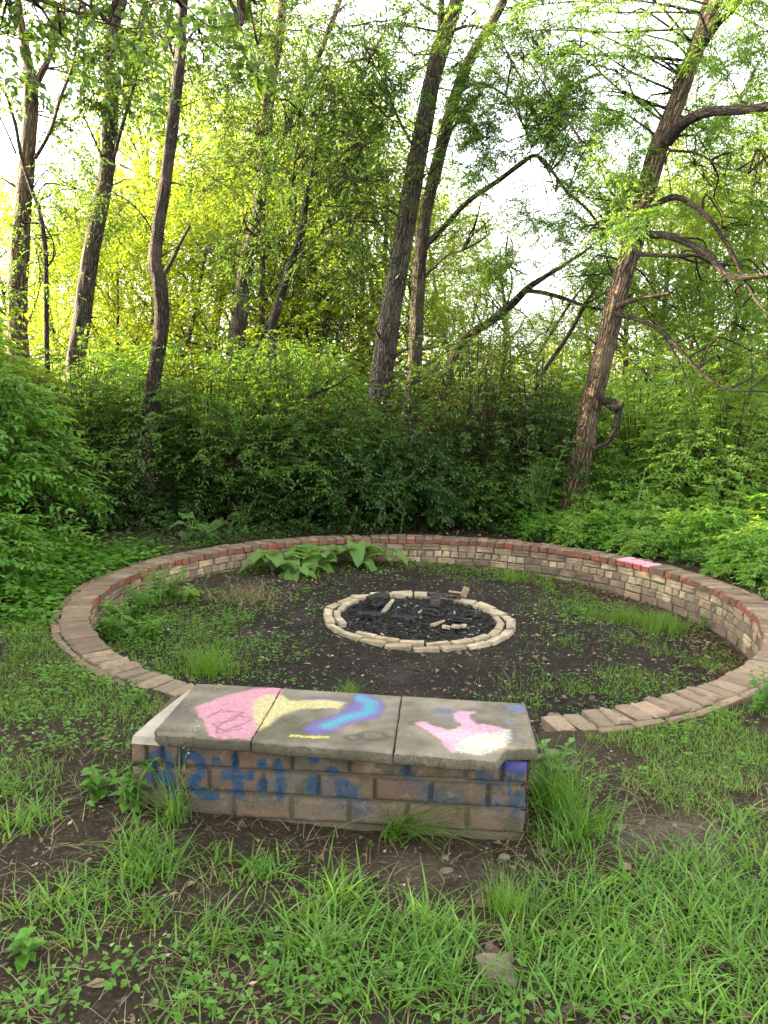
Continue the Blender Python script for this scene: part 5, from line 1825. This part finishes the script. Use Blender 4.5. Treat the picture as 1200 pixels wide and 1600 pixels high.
for i, (px, py, sc, lab) in enumerate([(185, 975, .3, 'low leafy weed mound below the left end of the wall face inside'), (225, 960, .36, 'leafy weed mound hiding the left wall face'), (262, 935, .38, 'leafy weed mound at the wall face behind the hiding one'),
        (170, 1000, .27, 'lowest weed mound at the far left inside the wall'), (300, 945, .26, 'small weed mound left of the dry grass heap'), (240, 1000, .22, 'small weed mound on the green left floor of the clearing')]):
    weed('leafy_weed', lab, floor_loc(px, py, -.3), sc * .8, 9, 660 + i, L=.075, W=.046, pairs=3, detail=0, splay=.9, mat='leaf_bright' if i % 2 else 'leaf_pale', group='weed mounds inside the left wall')
weed('flowering_weed', 'weed with tiny white flowers in front of the bench at its left', floor_loc(280, 1262, 0), .34, 3, 701, L=.04, W=.012, flowers=7, pairs=3, splay=.25, mat='leaf_mid')
weed('broadleaf_weed', 'broad-leaved weed at the left front corner of the bench', floor_loc(205, 1262, 0), .2, 5, 702, L=.06, W=.038, pairs=3)
weed('broadleaf_weed', 'young broad-leaved weed alone in the left foreground', floor_loc(42, 1500, 0), .1, 3, 703, L=.06, W=.042, pairs=2, splay=.35)
weed('broadleaf_weed', 'broad-leaved weed on the bare earth left of the bench', floor_loc(155, 1245, 0), .12, 4, 704, L=.07, W=.045, pairs=2)
weed('broadleaf_weed', 'leafy weed leaning over the wall at the right edge', floor_loc(1195, 1120, 0), .3, 7, 705, L=.065, W=.04, pairs=4)
weed('broadleaf_weed', 'leafy weed pushing up beside the right end of the bench', floor_loc(862, 1235, 0), .26, 4, 706, L=.09, W=.04, pairs=3, mat='burdock')
weed('broadleaf_weed', 'weed climbing the inner face of the left wall', floor_loc(245, 945), .42, 9, 707, L=.06, W=.038, pairs=5)
weed('broadleaf_weed', 'leafy weed below the left wall inside the clearing', floor_loc(215, 965), .25, 8, 708, L=.06, W=.035, pairs=4)
weed('broadleaf_weed', 'single leafy sprout by the right wall inside the clearing', floor_loc(1100, 985), .16, 3, 709, L=.05, W=.03, pairs=3)
weed('broadleaf_weed', 'leafy sprout before the wall right of the burdock clump', floor_loc(636, 876), .2, 3, 710, L=.07, W=.03, pairs=3)

# ------------------------------------------------------------------ grass and ground cover
def blades(P, h, w, r, curl=.55, seg=4, spread=.55, head=None):
    n = len(P)
    th = r.random(n) * 2 * np.pi if head is None else head
    d = np.stack([np.cos(th), np.sin(th), 0 * th], -1)
    s = np.stack([-np.sin(th), np.cos(th), 0 * th], -1)
    tilt = (spread * r.random(n))[:, None]
    cu = (curl * (.4 + 1.2 * r.random(n)))[:, None]
    V = []
    for k in range(seg + 1):
        t = k / seg
        lat = h[:, None] * (tilt * t + cu * t * t * .8)
        up = h[:, None] * (t * (1 - .25 * tilt) - cu * .42 * t ** 2.6)
        c = P + d * lat + np.array([0, 0, 1]) * up
        ww = w[:, None] * (1 - t ** 1.7) * .5 + .0002
        tw = s * ww
        V += [c - tw, c + tw]
    V = np.stack(V, 1)
    k = seg * 2 + 2
    q = np.array([(2 * i, 2 * i + 1, 2 * i + 3, 2 * i + 2) for i in range(seg)])
    Q = (q[None] + (np.arange(n) * k)[:, None, None]).reshape(-1, 4)
    return V.reshape(-1, 3), Q


class Grass:
    def __init__(self):
        self.V, self.Q, self.n = [], [], 0

    def add(self, V, Q):
        self.V.append(V)
        self.Q.append(Q + self.n)
        self.n += len(V)

    def put(self, name, mat, **kw):
        return put(name, np_mesh(name, np.concatenate(self.V), quads=np.concatenate(self.Q), mat=M[mat]), None, **kw)


def in_bench(x, y, pad=.0):
    dx, dy = x - BO[0], y - BO[1]
    u, v = dx * bu[0] + dy * bu[1], dx * bv[0] + dy * bv[1]
    return (u > -pad) & (u < BL + pad) & (v > -pad) & (v < BD + pad)


def on_wall(x, y):
    rr_ = np.hypot(x - WCX, y - WCY)
    a = np.mod(np.arctan2(y - WCY, x - WCX), 2 * np.pi)
    gap = (a > A_L) & (a < A_R)
    return (rr_ > WR - WW - .01) & (rr_ < WR + .015) & ~gap


def clump_pts(px, py, rad_, n, r, z=0):
    c = floor_loc(px, py, z)
    q = r.normal(0, rad_ * .55, (n, 2))
    x, y = c[0] + q[:, 0], c[1] + q[:, 1]
    ok = ~in_bench(x, y, .005) & ~on_wall(x, y)
    x, y = x[ok], y[ok]
    return np.stack([x, y, gz(x, y) - .004], -1)


r = np.random.default_rng(1000)
g1 = Grass()
FORE = [(20, 1235, .14, 90, .11), (30, 1290, .17, 150, .14), (70, 1270, .12, 60, .1), (215, 1330, .15, 170, .14), (245, 1360, .14, 170, .15), (205, 1380, .14, 130, .13), (150, 1400, .13, 110, .11), (85, 1420, .14, 120, .12), (40, 1420, .1, 50, .1),
        (240, 1440, .1, 80, .12), (320, 1480, .13, 120, .12), (355, 1450, .1, 60, .1), (420, 1365, .12, 130, .1), (385, 1370, .1, 80, .1), (330, 1345, .08, 45, .09), (470, 1445, .13, 120, .12), (540, 1395, .12, 120, .14), (505, 1410, .12, 110, .14),
        (520, 1490, .14, 220, .16), (560, 1440, .1, 70, .12), (400, 1480, .1, 70, .1), (640, 1500, .16, 200, .15), (680, 1460, .14, 160, .15), (720, 1470, .1, 80, .13), (620, 1440, .1, 70, .12), (910, 1400, .18, 190, .13), (960, 1440, .18, 200, .14),
        (1010, 1390, .16, 190, .13), (1060, 1360, .16, 190, .13), (1110, 1400, .18, 220, .14), (1160, 1350, .18, 220, .13), (1190, 1420, .18, 220, .14), (1150, 1470, .18, 200, .14), (1080, 1460, .18, 200, .14), (1010, 1500, .18, 190, .14), (940, 1510, .16, 170, .13),
        (890, 1480, .14, 150, .13), (870, 1540, .14, 150, .14), (960, 1570, .16, 150, .13), (1060, 1560, .16, 150, .13), (1150, 1560, .18, 200, .14), (800, 1570, .1, 70, .12), (720, 1560, .14, 120, .13), (640, 1560, .14, 120, .13), (560, 1560, .14, 110, .12), (480, 1570, .14, 90, .12),
        (300, 1590, .14, 70, .11), (130, 1470, .1, 60, .1), (1180, 1290, .14, 120, .11), (885, 1320, .1, 110, .15), (900, 1300, .08, 60, .13), (1195, 1520, .14, 120, .13), (60, 1560, .12, 40, .1), (700, 1520, .1, 90, .14), (820, 1480, .1, 70, .12), (840, 1430, .1, 80, .12), (430, 1520, .12, 70, .1)]
for px, py, rad_, n, h in FORE:
    n = int(n * (.62 if px > 860 else .58))
    h = h * .8
    rad_ = rad_ * (.85 if px > 860 else .66)
    P = clump_pts(px, py, rad_, n, r)
    m = len(P)
    g1.add(*blades(P, h * (.45 + .85 * r.random(m)), .004 + .0048 * r.random(m), r, .65, 4, .85))


def scatter(n, x0, x1, y0, y1, dens, r):
    x, y = r.uniform(x0, x1, n), r.uniform(y0, y1, n)
    d = dens(x, y)
    ok = (r.random(n) < d) & ~in_bench(x, y, .01) & ~on_wall(x, y)
    return x[ok], y[ok]


def bare(x, y):
    """worn bare earth around the bench front and on the trodden strip at the right"""
    k = np.zeros_like(x)
    for px, py, rx, ry in [(640, 1350, .5, .18), (1060, 1300, .42, .2), (450, 1310, .5, .12), (740, 1440, .12, .12), (200, 1290, .25, .1), (60, 1330, .2, .08), (960, 1260, .25, .14), (420, 1430, .15, .05), (1000, 1320, .3, .1)]:
        c = at_z(px, py)
        k = np.maximum(k, np.exp(-((x - c[0]) / rx) ** 2 - ((y - c[1]) / ry) ** 2))
    return k


def dens_fore(x, y):
    return np.clip(sstep(fbm(x * 4.2, y * 4.2, 61, 3), .52, .7) * .8 - bare(x, y) * 1.8, 0, 1) + .012


x, y = scatter(12000, -1.6, 1.9, 1.5, 2.75, dens_fore, r)
m = len(x)
g1.add(*blades(np.stack([x, y, gz(x, y) - .004], -1), .02 + .05 * r.random(m) ** 1.8, .0022 + .0025 * r.random(m), r, .8, 4, 1.1))
g1.put('grass', 'grass', kind='stuff')

g2 = Grass()


def outside(x, y):
    return np.hypot(x - WCX, y - WCY) > WR + .01


def dens_side(x, y):
    return outside(x, y) * np.clip(sstep(fbm(x * 2.4, y * 2.4, 63, 3), .3, .56) - bare(x, y) * 1.4, 0, 1)


x, y = scatter(34000, .55, 3.2, 2.5, 4.9, dens_side, r)
m = len(x)
g2.add(*blades(np.stack([x, y, gz(x, y) - .004], -1), .03 + .05 * r.random(m) ** 1.6, .0022 + .002 * r.random(m), r, .6, 3, .8))
x, y = scatter(12000, 3.2, 6.0, 1.4, 6.5, dens_side, r)
m = len(x)
g2.add(*blades(np.stack([x, y, gz(x, y) - .004], -1), .05 + .08 * r.random(m) ** 1.6, .004 + .003 * r.random(m), r, .6, 3, .8))
for x0, x1, y0, y1, cnt in [(-5.2, -1.65, .6, 3.2, 9000), (-5.6, -3.2, 3.2, 6.5, 6000), (1.95, 5.5, .6, 2.5, 8000)]:
    rs = np.random.default_rng(cnt)
    x, y = scatter(cnt, x0, x1, y0, y1, dens_side, rs)
    m = len(x)
    g2.add(*blades(np.stack([x, y, gz(x, y) - .004], -1), .05 + .09 * rs.random(m) ** 1.4, .004 + .004 * rs.random(m), rs, .65, 3, .85))
x, y = scatter(26000, -3.2, -.7, 2.7, 5.6, dens_side, r)
m = len(x)
g2.add(*blades(np.stack([x, y, gz(x, y) - .004], -1), .03 + .055 * r.random(m) ** 1.6, .0022 + .002 * r.random(m), r, .6, 3, .8))
# thin green inside the clearing
def dens_in(x, y):
    k = np.zeros_like(x)
    for px, py, rx, ry, a in [(330, 1030, .3, .3, 1), (260, 1000, .4, .5, .8), (240, 950, .5, .5, .8), (420, 900, .5, .3, .6), (480, 905, .5, .25, .7), (700, 885, .5, .3, .55), (830, 900, .4, .4, .7), (920, 950, .5, .4, .7), (1030, 970, .35, .3, 1.1),
                              (980, 960, .3, .3, .9), (1060, 1020, .5, .3, .9), (1000, 1050, .4, .3, .8), (920, 1070, .4, .25, .7), (860, 1085, .3, .2, .5), (650, 885, .35, .2, .5), (550, 1075, .08, .1, .7), (850, 905, .25, .3, .6), (950, 1000, .4, .3, .5), (300, 1050, .3, .2, .9)]:
        c = at_z(px, py, -.33)
        k = np.maximum(k, a * np.exp(-((x - c[0]) / rx) ** 2 - ((y - c[1]) / ry) ** 2))
    return np.clip(k * sstep(fbm(x * 3.5, y * 3.5, 67, 3), .36, .56) * (np.hypot(x - WCX, y - WCY) < WR - WW - .03) * (np.hypot(x - FCX, y - FCY) > FR + .04), 0, 1)


x, y = scatter(125000, -2.4, 3.1, 3.7, 9.1, dens_in, r)
m = len(x)
g2.add(*blades(np.stack([x, y, gz(x, y) - .004], -1), .03 + .07 * r.random(m) ** 1.7, .003 + .0025 * r.random(m), r, .55, 3, .7))
g2.put('grass', 'grass_fine', kind='stuff')


def tuft(label, px, py, rad_, n, h, seed, w=.004, z=0.0, curl=.6, spread=.6, mat='grass', head=None):
    r = np.random.default_rng(seed)
    c = np.array(floor_loc(px, py, z))
    q = r.normal(0, rad_ * .5, (n, 2))
    x, y = c[0] + q[:, 0], c[1] + q[:, 1]
    ok = ~in_bench(x, y, .004)
    x, y = x[ok], y[ok]
    m = len(x)
    hd = None if head is None else head + r.normal(0, .8, m)
    V, Q = blades(np.stack([x, y, gz(x, y) - .004], -1) - c, h * (.5 + .7 * r.random(m)), w * (.7 + .6 * r.random(m)), r, curl, 6, spread, hd)
    put('grass_tuft', np_mesh('grass_tuft', V, quads=Q, mat=M[mat]), None, tuple(c), label=label, category='grass', group=None)


tuft('dark green grass tuft flopping forward against the bench front', 612, 1304, .06, 130, .3, 1, .007, curl=.95, spread=.8, head=-.4)
tuft('tall lush grass tuft at the right end of the bench', 868, 1262, .085, 170, .3, 2, .0055, curl=.6, spread=.45)
tuft('grass tuft spilling from under the right end of the bench toward the path', 905, 1300, .1, 130, .22, 3, .005, curl=.7, spread=.7)
tuft('fine dark grass tuft on the bare earth before the bench', 792, 1425, .07, 260, .15, 4, .0016, curl=.35, spread=.7)
tuft('grass tuft with long blades beside the white-flowered weed', 272, 1285, .05, 60, .26, 5, .005, curl=.6, spread=.6)
tuft('bushy grass tuft in the right part of the clearing', 1035, 985, .22, 420, .2, 6, .004, z=-.35, curl=.4, spread=.4, mat='grass_fine')
tuft('smaller grass tuft left of the bushy one in the clearing', 978, 972, .13, 200, .2, 7, .004, z=-.35, curl=.4, spread=.4, mat='grass_fine')
tuft('feathery grass tuft behind the left end of the bench', 330, 1050, .17, 420, .2, 8, .003, z=-.33, curl=.4, spread=.5, mat='grass_fine')
tuft('small grass tuft on the dark earth behind the middle slab', 548, 1085, .06, 60, .14, 9, .003, z=-.35, curl=.4, spread=.6, mat='grass_fine')
tuft('grass tuft before the wall in the far right of the clearing', 800, 905, .16, 200, .16, 10, .004, z=-.3, curl=.4, spread=.5, mat='grass_fine')

# small broad leaves close to the ground
lv = Leaves()


def dens_cov(x, y):
    k = np.zeros_like(x)
    for px, py, rx, ry, a in [(470, 1570, .35, .12, 1), (330, 1550, .3, .14, .9), (250, 1520, .3, .14, .5), (560, 1530, .25, .14, .7), (40, 1590, .2, .1, .7), (720, 1590, .3, .1, .7), (620, 1590, .3, .1, .8), (100, 1170, .6, .3, .6), (60, 1090, .5, .4, .7), (30, 1250, .2, .2, .4), (900, 1560, .4, .15, .3), (1000, 1200, .8, .3, .2), (420, 1510, .2, .1, .6), (150, 1560, .25, .1, .5)]:
        c = at_z(px, py)
        k = np.maximum(k, a * np.exp(-((x - c[0]) / rx) ** 2 - ((y - c[1]) / ry) ** 2))
    rr_ = np.hypot(x - WCX, y - WCY)
    ins = rr_ < WR - WW
    k2 = np.exp(-((x + 1.65) / .8) ** 2 - ((y - 6.0) / 1.5) ** 2) * ins
    k3 = np.exp(-((x - 2.0) / .7) ** 2 - ((y - 7.2) / 1.3) ** 2) * .45 * ins + np.exp(-((x - .9) / 1.2) ** 2 - ((y - 8.4) / .4) ** 2) * .4 * ins + np.exp(-((x - 1.9) / .8) ** 2 - ((y - 5.0) / .7) ** 2) * .3 * ins
    k4 = np.exp(-((rr_ - WR - .12) / .14) ** 2) * .9 * (~ins) * (x < -1.2) + np.exp(-((rr_ - WR - .1) / .08) ** 2) * .8 * (~ins) * (x > 1.4) * (y < 6)
    k = np.maximum.reduce([k * (rr_ > WR), k2, k3, k4])
    k = np.maximum(k, .004 * ins)
    return np.clip(k * (.25 + sstep(fbm(x * 4, y * 4, 71, 3), .35, .6)), 0, 1) * (np.hypot(x - FCX, y - FCY) > FR + .02)


x, y = scatter(26000, -3.4, 3.6, 1.5, 9.2, dens_cov, r)
m = len(x)
for k in range(5):
    th = r.random(m) * 6.28
    hh = .012 + .05 * r.random(m)
    P = np.stack([x + .02 * np.cos(th), y + .02 * np.sin(th), gz(x, y) + hh], -1)
    A = np.stack([np.cos(th), np.sin(th), .15 + .2 * r.random(m)], -1)
    sz = .012 + .022 * r.random(m)
    lv.add(P, A, np.array([0, 0, 1.0]) + r.normal(0, .25, (m, 3)), sz, sz * .62, 0)
put('ground_cover', lv.mesh('ground_cover', M['leaf_bright']), kind='stuff')

# low leafy cover outside the left wall, under the shrub
lv = Leaves()
x, y = scatter(5200, -4.6, -2.0, 5.2, 9.2, lambda x, y: outside(x, y) * np.clip(sstep(x, -2.0, -2.9) + .25, 0, 1) * sstep(y, 8.4, 7.3) * (.3 + .7 * sstep(fbm(x * 2, y * 2, 75, 3), .35, .55)), r)
m = len(x)
hgt = .1 + .3 * sstep(x, -2.4, -3.4)
for k in range(6):
    th = r.random(m) * 6.28
    P = np.stack([x + .05 * np.cos(th), y + .05 * np.sin(th), gz(x, y) + hgt * r.random(m)], -1)
    A = np.stack([np.cos(th), np.sin(th), .1 + 0 * th], -1)
    sz = .045 + .03 * r.random(m)
    lv.add(P, A, np.array([0, 0, 1.0]) + r.normal(0, .3, (m, 3)), sz, sz * .6, 1)
put('ground_cover', lv.mesh('ground_cover', M['leaf_bright']), kind='stuff')

# dark cover along the foot of the bushes behind the wall
lv = Leaves()
x, y = scatter(6500, -3.2, 3.4, 7.5, 10.6, lambda x, y: (np.hypot(x - WCX, y - WCY) > WR + .03) * sstep(np.hypot(x - WCX, y - WCY), WR + 1.5, WR + .1) * sstep(fbm(x * 2, y * 2, 79, 3), .28, .5), r)
m = len(x)
for k in range(4):
    th = r.random(m) * 6.28
    P = np.stack([x + .04 * np.cos(th), y + .04 * np.sin(th), gz(x, y) + .02 + .12 * r.random(m)], -1)
    sz = .035 + .03 * r.random(m)
    lv.add(P, np.stack([np.cos(th), np.sin(th), .15 + 0 * th], -1), np.array([0, 0, 1.0]) + r.normal(0, .35, (m, 3)), sz, sz * .6, 0)
put('ground_cover', lv.mesh('ground_cover', M['leaf_dark']), kind='stuff')

# dead leaves
lv = Leaves()


def dens_lit(x, y):
    rr_ = np.hypot(x - WCX, y - WCY)
    a = np.arctan2(y - WCY, x - WCX)
    k = np.exp(-((rr_ - (WR - WW - .12)) / .26) ** 2) * (rr_ < WR - WW) * (a > -.75) * (a < 1.6)
    k = np.maximum(k, .045 * (rr_ < WR))
    k = np.maximum(k, .045 * (rr_ > WR) * (y < 5))
    return np.clip(k, 0, 1) * (np.hypot(x - FCX, y - FCY) > FR)


x, y = scatter(34000, -2.6, 3.2, 1.5, 9.2, dens_lit, r)
m = len(x)
th = r.random(m) * 6.28
A = np.stack([np.cos(th), np.sin(th), r.normal(0, .3, m)], -1)
sz = .02 + .04 * r.random(m) ** 1.6
lv.add(np.stack([x, y, gz(x, y) + .006 + .016 * r.random(m)], -1), A, np.array([0, 0, 1.0]) + r.normal(0, .45, (m, 3)), sz, sz * .6, 0, fold=.3)
x, y = scatter(9000, -7, 8, 9.2, 14, lambda x, y: np.full_like(x, .8), r)
m = len(x)
th = r.random(m) * 6.28
A = np.stack([np.cos(th), np.sin(th), r.normal(0, .3, m)], -1)
lv.add(np.stack([x, y, gz(x, y) + .01], -1), A, np.array([0, 0, 1.0]) + r.normal(0, .4, (m, 3)), .06 * np.ones(m), .035 * np.ones(m), 0)
put('leaf_litter', lv.mesh('leaf_litter', M['litter']), kind='stuff')

# crumbs of earth, bark chips and pebbles
x, y = scatter(16000, -1.8, 2.2, 1.5, 3.4, lambda x, y: .25 + .75 * sstep(fbm(x * 3, y * 3, 81, 3), .4, .6), r)
m = len(x)
P1 = np.stack([x, y, gz(x, y) + .001], -1)
S1 = .0015 + .0065 * r.random(m) ** 3.5
x, y = scatter(24000, -2.3, 3.0, 3.6, 9.0, lambda x, y: (np.hypot(x - WCX, y - WCY) < WR - WW) * .8, r)
m = len(x)
P2 = np.stack([x, y, gz(x, y) + .001], -1)
S2 = .003 + .012 * r.random(m) ** 4
put('debris', chunks('debris', np.concatenate([P1, P2]), np.concatenate([S1, S2]), .5, M['debris'], 83, 2.0), kind='stuff')

# twigs and dry straw
tb = Tubes()
x, y = scatter(1500, -1.7, 2.4, 1.55, 9.0, lambda x, y: np.where(y < 3, .35 + .65 * bare(x, y), .4 * (np.hypot(x - WCX, y - WCY) < WR - WW)), r)
m = len(x)
th = r.random(m) * 6.28
ll = .02 + .07 * r.random(m) ** 2
z0 = gz(x, y) + .006
P0 = np.stack([x, y, z0], -1)
tb.sticks(P0, P0 + np.stack([np.cos(th) * ll, np.sin(th) * ll, r.normal(0, .1, m) * ll], -1), .0012 + .0015 * r.random(m), .0008 + .001 * r.random(m))
put('twigs', tb.mesh('twigs', M['twig']), kind='stuff')
g3 = Grass()
P = clump_pts(395, 935, .35, 260, r, -.3)
m = len(P)
g3.add(*blades(P, .1 + .14 * r.random(m), .0035 + .002 * r.random(m), r, .9, 4, 1.5))
x, y = scatter(9000, -1.7, 2.2, 1.5, 3.2, lambda x, y: .25 + .3 * dens_fore(x, y), r)
m = len(x)
g3.add(*blades(np.stack([x, y, gz(x, y) + .002], -1), .03 + .06 * r.random(m), .0015 + .0015 * r.random(m), r, .9, 3, 1.8))
g3.put('dry_grass', 'straw', kind='stuff')

# stones and fallen leaves that can be picked out
def rock_mesh(size, seed):
    bm = bmesh.new()
    bmesh.ops.create_icosphere(bm, subdivisions=2, radius=.62)
    rr_ = np.random.default_rng(seed)
    cuts = [(unit(rr_.normal(0, 1, 3)), rr_.uniform(.36, .52)) for _ in range(9)]
    for v in bm.verts:
        p = np.array(v.co)
        for n_, d_ in cuts:
            e = p @ n_ - d_
            if e > 0:
                p = p - n_ * e * .92
        v.co = p * np.array(size) * 1.1 + rr_.normal(0, .012, 3) * size[0]
    me = bpy.data.meshes.new('stone')
    bm.to_mesh(me)
    bm.free()
    me.materials.append(M['rock'])
    return me


def stone(label, px, py, size, seed, z=0.0, group=None):
    c = floor_loc(px, py, z)
    o = put('stone', rock_mesh(size, seed), None, (c[0], c[1], c[2] + size[2] * .3), label=label, category='stone', group=group)
    o.rotation_euler = (random.uniform(-.15, .15), random.uniform(-.15, .15), random.uniform(0, 6))


stone('large flat mossy stone in the grass at the bottom', 775, 1520, (.11, .075, .045), 1)
stone('grey-brown stone in the grass at the lower right', 1027, 1470, (.055, .04, .03), 2)
stone('small round stone on bare earth above the flat mossy stone', 764, 1478, (.03, .026, .022), 3)
stone('pale stone on the bare earth before the bench', 699, 1360, (.045, .032, .024), 4)
stone('stone nearest the bench front on its right half', 787, 1340, (.04, .03, .025), 5)
stone('small stone beside the bench front shadow', 696, 1340, (.025, .02, .02), 6)
stone('brown stone right of the flat mossy stone', 790, 1497, (.045, .04, .025), 7)
stone('round stone at the bottom edge left of the flat mossy stone', 608, 1520, (.035, .03, .025), 8)
stone('small pale stone in the left foreground', 193, 1560, (.016, .013, .012), 9)
stone('pale stone chip beside the wall end right of the bench', 862, 1118, (.06, .04, .03), 10)
stone('brown clod on the trodden earth at the right', 968, 1293, (.06, .05, .03), 11)


def fallen_leaf(label, px, py, L, W, mat, seed, z=0.0, up=.4):
    r = np.random.default_rng(seed)
    c = np.array(floor_loc(px, py, z))
    lv = Leaves()
    th = r.random() * 6.28
    lv.add(np.array([[0, 0, .012]]), np.array([[math.cos(th), math.sin(th), up * .3]]), np.array([[r.normal(0, .3), -.3, 1.0]]), np.array([L]), np.array([W]), 1, fold=.3)
    put('fallen_leaf', lv.mesh('fallen_leaf', M[mat]), None, tuple(c), label=label, category='leaf')


fallen_leaf('pale yellow fallen leaf in the left foreground grass', 168, 1540, .06, .03, 'straw', 1)
fallen_leaf('brown fallen leaf by the grass before the bench', 415, 1385, .03, .022, 'litter', 2)
fallen_leaf('pale fallen leaf on the ground left of the bench', 262, 1402, .04, .02, 'straw', 3)
fallen_leaf('pale dead leaf by the lower right of the wall inside', 1098, 1028, .07, .05, 'straw', 4, -.4)
